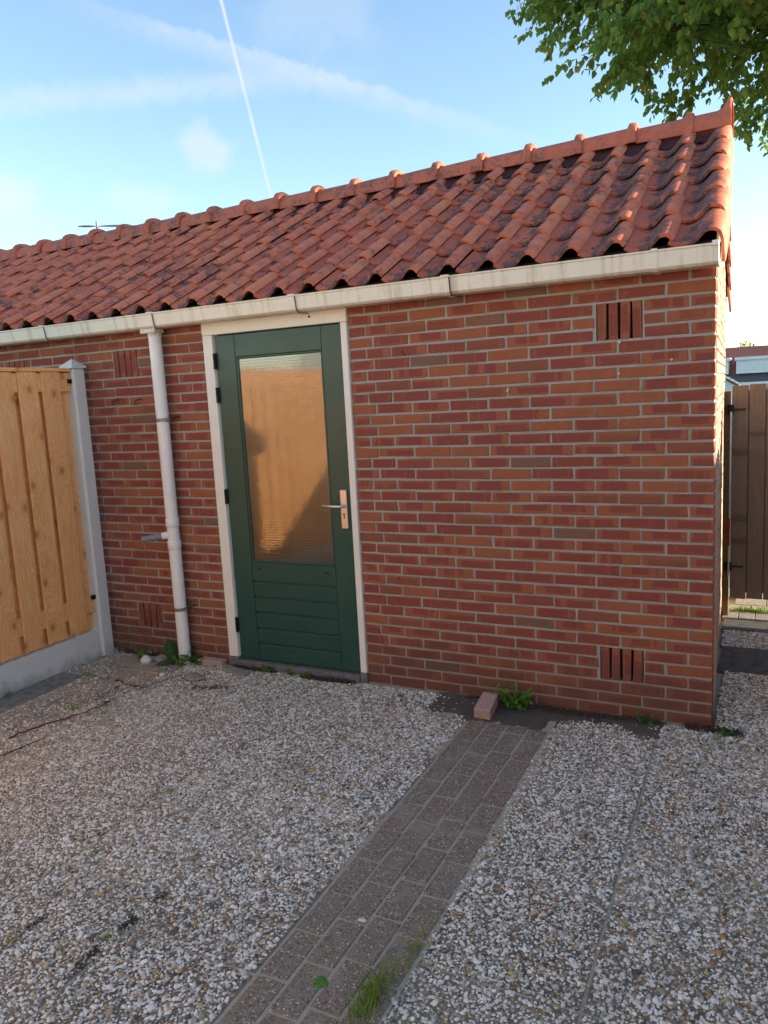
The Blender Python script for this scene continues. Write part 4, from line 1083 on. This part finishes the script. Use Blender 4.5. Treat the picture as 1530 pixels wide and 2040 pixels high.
# ================================================================== SMALL THINGS
lb = thing('loose_paver', 'loose pinkish paver lying tilted at the wall end of the paver strip', 'paver', (-1.10, -.185, 0))
o = MB().add(chbox_v((0, 0, 0), (.044, .088, .033), .005) + NR.normal(0, .0012, (24, 3)), TF).build('paver_block', M_LOOSE); sub(lb, o)
o.location = (-1.095, -.190, .038); o.rotation_euler = (R(9), R(4), R(4))
def stone(name, label, loc, s, m, seed):
    import bmesh
    bm = bmesh.new(); bmesh.ops.create_icosphere(bm, subdivisions=3, radius=1); r_ = random.Random(seed); ph = [r_.uniform(0, 6) for _ in range(6)]
    for v in bm.verts:
        c = v.co; k = 1 + .13 * math.sin(2.6 * c.x + ph[0]) + .13 * math.sin(2.9 * c.y + ph[1]) + .10 * math.sin(3.4 * c.z + ph[2]) + .05 * math.sin(7 * c.x + ph[3]) + .05 * math.sin(8 * c.y + ph[4])
        v.co = Vector((c.x * s[0], c.y * s[1], c.z * s[2])) * k
    me = bpy.data.meshes.new(name); bm.to_mesh(me); bm.free(); me.polygons.foreach_set('use_smooth', [True] * len(me.polygons))
    o = link(name, me, m, loc=loc); return tag(o, label, 'stone')
stone('white_stone', 'rounded white stone beside the foot of the downpipe', (-3.515, -.165, .022), (.042, .032, .030), M_STONEW, 3)
stone('flat_stone', 'flat grey stone lying in front of the downpipe', (-2.99, -.31, .012), (.075, .045, .018), M_STONEG, 4)
stone('small_stone', 'small pale stone by the slab corner near the downpipe', (-3.22, -.335, .010), (.020, .017, .012), M_STONEW, 5)
stone('dark_stone', 'dark grey stone under the leafy weed left of the downpipe', (-3.44, -.105, .02), (.045, .04, .03), M_STONEG, 6)
def brick_piece(label, loc, h, rot, m):
    o = MB().add(chbox_v((0, 0, 0), h, .004) + NR.normal(0, .002, (24, 3)), TF).build('broken_paver', m, loc=loc); o.rotation_euler = rot; return tag(o, label, 'paver piece')
brick_piece('broken pale paver piece in front of the left door jamb', (-2.80, -.13, .012), (.10, .028, .012), (0, .03, -.12), M_STONEG)
brick_piece('broken red brick edge along the wall between downpipe and door', (-3.06, -.035, .014), (.10, .03, .02), (.05, 0, .02), M_LOOSE)
def twig_obj(label, pts, r0):
    P0 = [Vector(p) for p in pts]; q = []
    for a, b in zip(P0[:-1], P0[1:]):
        for k in range(4): q.append(a.lerp(b, k / 4) + Vector((rnd.gauss(0, .005), rnd.gauss(0, .005), abs(rnd.gauss(0, .003)))))
    pts = q + [P0[-1]]; r0 *= .62
    mb = MB().tube(pts, [r0 * (1 - .6 * i / len(pts)) for i in range(len(pts))], 6)
    return tag(mb.build('twig', M_TWIG, smooth=True), label, 'twig', 'twigs on the paving')
twig_obj('long dry twig curving across the sandy paving by the fence', [(-3.36, -1.36, .006), (-3.33, -1.25, .008), (-3.30, -1.15, .012), (-3.255, -1.05, .009), (-3.225, -.95, .008), (-3.215, -.86, .014), (-3.19, -.80, .01)], .0075)
twig_obj('short forked twig at the left edge of the paving', [(-3.24, -1.62, .006), (-3.20, -1.50, .008), (-3.17, -1.40, .01), (-3.155, -1.31, .012), (-3.18, -1.24, .02)], .006)
tag(MB().tube([(-1.578, -2.27, .006), (-1.56, -2.335, .007)], [.0035, .0025], 6).build('twig', flat('bare_stick', (.48, .30, .17), .7)), 'tiny pale stick among the pebbles left of the paver strip', 'twig', 'twigs on the paving')
tag(MB().box(-.935, -.905, -1.928, -1.912, .004, .010, .003).build('plastic_scrap', M_STONEW), 'tiny white plastic scrap lying on the paver strip', 'litter')
def fallen(label, loc, s, rz, m=M_YELLOW):
    V = [(0, 0, 0), (.35, .3, .12), (.75, .2, .1), (1, 0, .25), (.75, -.2, .05), (.35, -.3, .15)]
    V = [(a * s, b * s, c * s) for a, b, c in V]; o = MB().add(V, [[0, 1, 2, 3], [0, 3, 4, 5]]).build('fallen_leaf', m, loc=loc); o.rotation_euler = (.1, -.1, rz); return tag(o, label, 'leaf', 'fallen leaves on the paving')
fallen('yellow fallen leaf in front of the downpipe', (-3.28, -.345, .004), .06, .3)
fallen('thin yellow leaf on the pebbles left of the paver strip', (-1.62, -1.10, .006), .035, 1.9)
fallen('curled red brown leaf on the sandy paving near the fence', (-3.36, -.62, .006), .045, .8, M_RUST)
fallen('brown leaf by the knot of the long twig', (-3.215, -.84, .012), .05, 1.1, M_TWIG)
def rosette(name, label, loc, n, size, m, up=.6, wid=.3, parts=True, seed=1):
    r_ = random.Random(seed); th = thing(name, label, 'weed', loc)
    for i in range(n):
        az = 2.399 * i + r_.gauss(0, .3); L = size * r_.uniform(.6, 1.1); el = up * r_.uniform(.5, 1.4); nS = 6; V = []; F = []
        p = Vector((0, 0, .004)); d_ = Vector((math.cos(az) * math.cos(el), math.sin(az) * math.cos(el), math.sin(el))); side = Vector((-math.sin(az), math.cos(az), 0))
        for k in range(nS):
            u = k / (nS - 1); w = wid * L * (math.sin(math.pi * min(1, .08 + u * .95)) ** .8) * (1 if u < .98 else .05) * .5 + .001
            nrm = side.cross(d_).normalized(); V += [tuple(p + side * w + nrm * w * .25), tuple(p), tuple(p - side * w + nrm * w * .25)]
            p = p + d_ * (L / (nS - 1)); d_ = (d_ + Vector((0, 0, -.22 * r_.uniform(.5, 1.3)))).normalized()
        for k in range(nS - 1):
            F += [[k * 3, k * 3 + 1, k * 3 + 4, k * 3 + 3], [k * 3 + 1, k * 3 + 2, k * 3 + 5, k * 3 + 4]]
        o = MB().add(V, F).build('leaf', m, smooth=True); o.parent = th
    return th
rosette('dock_weed', 'broad leaved dark green weed growing behind the downpipe', (-3.32, -.055, 0), 11, .20, M_WEEDDARK, .85, .58, seed=3)
rosette('dock_weed', 'small leafy weed right behind the downpipe foot', (-3.20, -.03, 0), 5, .13, M_WEEDDARK, .7, .62, seed=9)
rosette('plantain_weed', 'small dark rosette weed on the paver strip', (-.905, -2.205, .002), 7, .034, M_WEED, .25, .5, seed=5)
def tuft(name, label, loc, n, h, spread, m, seed, w=.0022, group=None):
    r_ = random.Random(seed); V = []; F = []
    for i in range(n):
        b = Vector((r_.gauss(0, spread[0]), r_.gauss(0, spread[1]), 0)); az = r_.uniform(0, 6.28); L = h * r_.uniform(.35, 1.1); d_ = Vector((math.cos(az) * .35, math.sin(az) * .35, 1)).normalized()
        side = Vector((-math.sin(az + .4), math.cos(az + .4), 0)); o_ = len(V); p = b
        for k in range(5):
            ww = w * (1 - k / 4.2); V += [tuple(p + side * ww), tuple(p - side * ww)]; p = p + d_ * (L / 4); d_ = (d_ + Vector((math.cos(az), math.sin(az), -.1)) * .18 * r_.uniform(.2, 1.6)).normalized()
        F += [[o_ + 2 * k, o_ + 2 * k + 1, o_ + 2 * k + 3, o_ + 2 * k + 2] for k in range(4)]
    return tag(MB().add(V, F).build(name, m, loc=loc), label, 'grass' if 'grass' in name else 'weed', group)
tuft('grass_tuft', 'bright green grass tuft along the right edge of the paver strip', (-.735, -2.20, 0), 240, .075, (.017, .065), M_GRASS, 1)
tuft('grass_tuft', 'thin grass blades above the big tuft on the paver strip edge', (-.70, -1.98, 0), 45, .06, (.012, .06), M_GRASS, 2)
def sprig(label, loc, n, r0, leaf, m, seed):
    r_ = np.random.default_rng(seed); th = thing('weed_sprig', label, 'weed', loc)
    st = MB(); P = []; D = []; U = []; S = []
    for i in range(n):
        az = r_.uniform(0, 6.28); L = r0 * r_.uniform(.4, 1.2); tip = Vector((math.cos(az) * L * .7, math.sin(az) * L * .45, L * r_.uniform(.4, 1.1)))
        st.tube([(0, 0, 0), tuple(tip * .5 + Vector((0, 0, .006))), tuple(tip)], .0012, 4)
        for k in range(5):
            q = tip * r_.uniform(.35, 1.05); P.append(tuple(Vector(loc) + q)); D.append(tuple(Vector((math.cos(az), math.sin(az), .2)) + Vector(r_.normal(0, .6, 3)))); U.append(tuple(r_.normal(0, .4, 3) + np.array([0, -.3, 1]))); S.append(leaf * r_.uniform(.6, 1.3))
    o = st.build('stem', m); o.parent = th
    leaf_cloud(P, D, U, S, 'leaf', m, th, wid=.42)
sprig('bright green leafy weed at the wall beside the loose paver', (-.965, -.085, 0), 42, .115, .032, M_WEED, 1)
sprig('low green weed against the wall right of the paver strip', (-.30, -.06, 0), 10, .05, .02, M_WEEDDARK, 2)
sprig('tiny green weed at the right corner of the shed', (.07, -.075, 0), 9, .04, .018, M_WEEDDARK, 3)
sprig('small light green weed at the left end of the threshold', (-2.60, -.045, 0), 8, .05, .022, M_WEED, 4)
sprig('small light green weed at the middle of the threshold', (-2.44, -.05, 0), 8, .045, .02, M_WEED, 5)
sprig('small green weed right of the threshold middle', (-2.30, -.055, 0), 7, .045, .02, M_WEED, 6)
sprig('light green weed left of the white stone', (-3.59, -.11, 0), 9, .06, .03, M_WEED, 7)
sprig('pale weed at the foot of the downpipe', (-3.25, -.13, 0), 16, .07, .018, M_WEED, 8)
sprig('trailing weed right of the downpipe foot', (-3.15, -.08, 0), 8, .05, .018, M_WEED, 9)
tuft('grass_sprig', 'little grass sprig by the long twig', (-3.33, -.93, 0), 14, .075, (.012, .012), M_GRASS, 7, .003)
tuft('grass_sprig', 'little green tuft among the pebbles below the twigs', (-2.13, -1.48, 0), 34, .032, (.022, .012), M_GRASS, 8, .002)
tuft('grass_sprig', 'tiny green tuft on the pebbles at the left middle', (-2.07, -1.985, 0), 16, .03, (.006, .010), M_GRASS, 9, .002)
tuft('grass_sprig', 'tiny green tuft near the lower left corner', (-1.94, -2.44, 0), 22, .022, (.012, .012), M_GRASS, 10, .002)
tuft('grass_sprig', 'tiny green tuft beside the pale stick', (-1.655, -2.30, 0), 20, .02, (.014, .014), M_GRASS, 11, .002)
tuft('grass_sprig', 'green sprig in the joint of the grey pavers', (-3.72, -.49, 0), 16, .045, (.02, .012), M_WEED, 12, .004)
tuft('grass_sprig', 'green sprig at the base of the concrete plate', (-3.93, -.93, 0), 16, .045, (.01, .02), M_WEED, 13, .004)
tuft('grass_strip', 'sunlit bright green grass strip growing behind the gate', (.10, 2.14, .008), 260, .045, (.10, .018), M_GRASS, 14, .004)
def clumps(name, label, pts, n, spread, size, m, seed):
    r_ = np.random.default_rng(seed); mb = MB()
    T = np.array([(1, 1, 1), (-1, -1, 1), (-1, 1, -1), (1, -1, -1)], float); TFc = [[0, 1, 2], [0, 3, 1], [0, 2, 3], [1, 3, 2]]
    for i in range(n):
        c = np.array(pts[r_.integers(len(pts))]) + r_.normal(0, 1, 3) * np.array(spread); c[2] = abs(c[2]) * .8
        s_ = size * r_.uniform(.3, 1.2); q = T * s_ * r_.uniform(.4, 1.2, 3); A, _ = np.linalg.qr(r_.normal(0, 1, (3, 3))); mb.add(q @ A.T + c, TFc)
    return tag(mb.build(name, m), label, 'moss', kind='stuff')
clumps('moss_debris', 'dark brown moss and debris along the door threshold', [(x, -.045 + .01 * math.sin(9 * x), 0) for x in np.linspace(-2.88, -2.0, 30) if not (-2.55 < x < -2.36)], 2600, (.016, .012, .009), .0048, M_SOIL, 1)
clumps('moss_debris', 'dark moss at the foot of the right wall corner', [(x, -.03, 0) for x in np.linspace(-.10, .10, 8)], 700, (.02, .014, .010), .0048, M_SOIL, 2)
clumps('moss_debris', 'dark debris in front of the left door jamb', [(x, -.40 + .2 * (x + 2.8), 0) for x in np.linspace(-2.90, -2.70, 8)], 260, (.02, .02, .003), .0032, M_SOIL, 3)
clumps('moss_debris', 'dark soil spilling along the foot of the wall by the paver strip', [(x, -.03 - .02 * math.sin(7 * x), 0) for x in np.linspace(-1.25, -.25, 40)], 2200, (.02, .022, .005), .0042, M_SOIL, 4)
clumps('moss_debris', 'dark soil along the foot of the wall left of the downpipe', [(x, -.025, 0) for x in np.linspace(-3.88, -3.0, 30)], 1600, (.02, .018, .007), .0045, M_SOIL, 5)
clumps('moss_debris', 'dark debris clumps in the slab joint at the lower left', [(-1.64, -2.08, 0), (-1.645, -2.22, 0), (-1.65, -2.25, 0), (-1.65, -2.38, 0), (-1.64, -2.45, 0), (-1.95, -2.36, 0)], 420, (.010, .018, .003), .0032, M_SOIL, 6)
clumps('moss_debris', 'dark crumbs in the joint of the slab before the downpipe', [(-3.20 + .01 * i, -.54 + .036 * i, 0) for i in range(8)] + [(-3.46 + .03 * i, -.49 - .006 * i, 0) for i in range(8)] + [(-3.75 + .05 * i, -.485, 0) for i in range(5)], 420, (.012, .012, .002), .003, M_SOIL, 7)
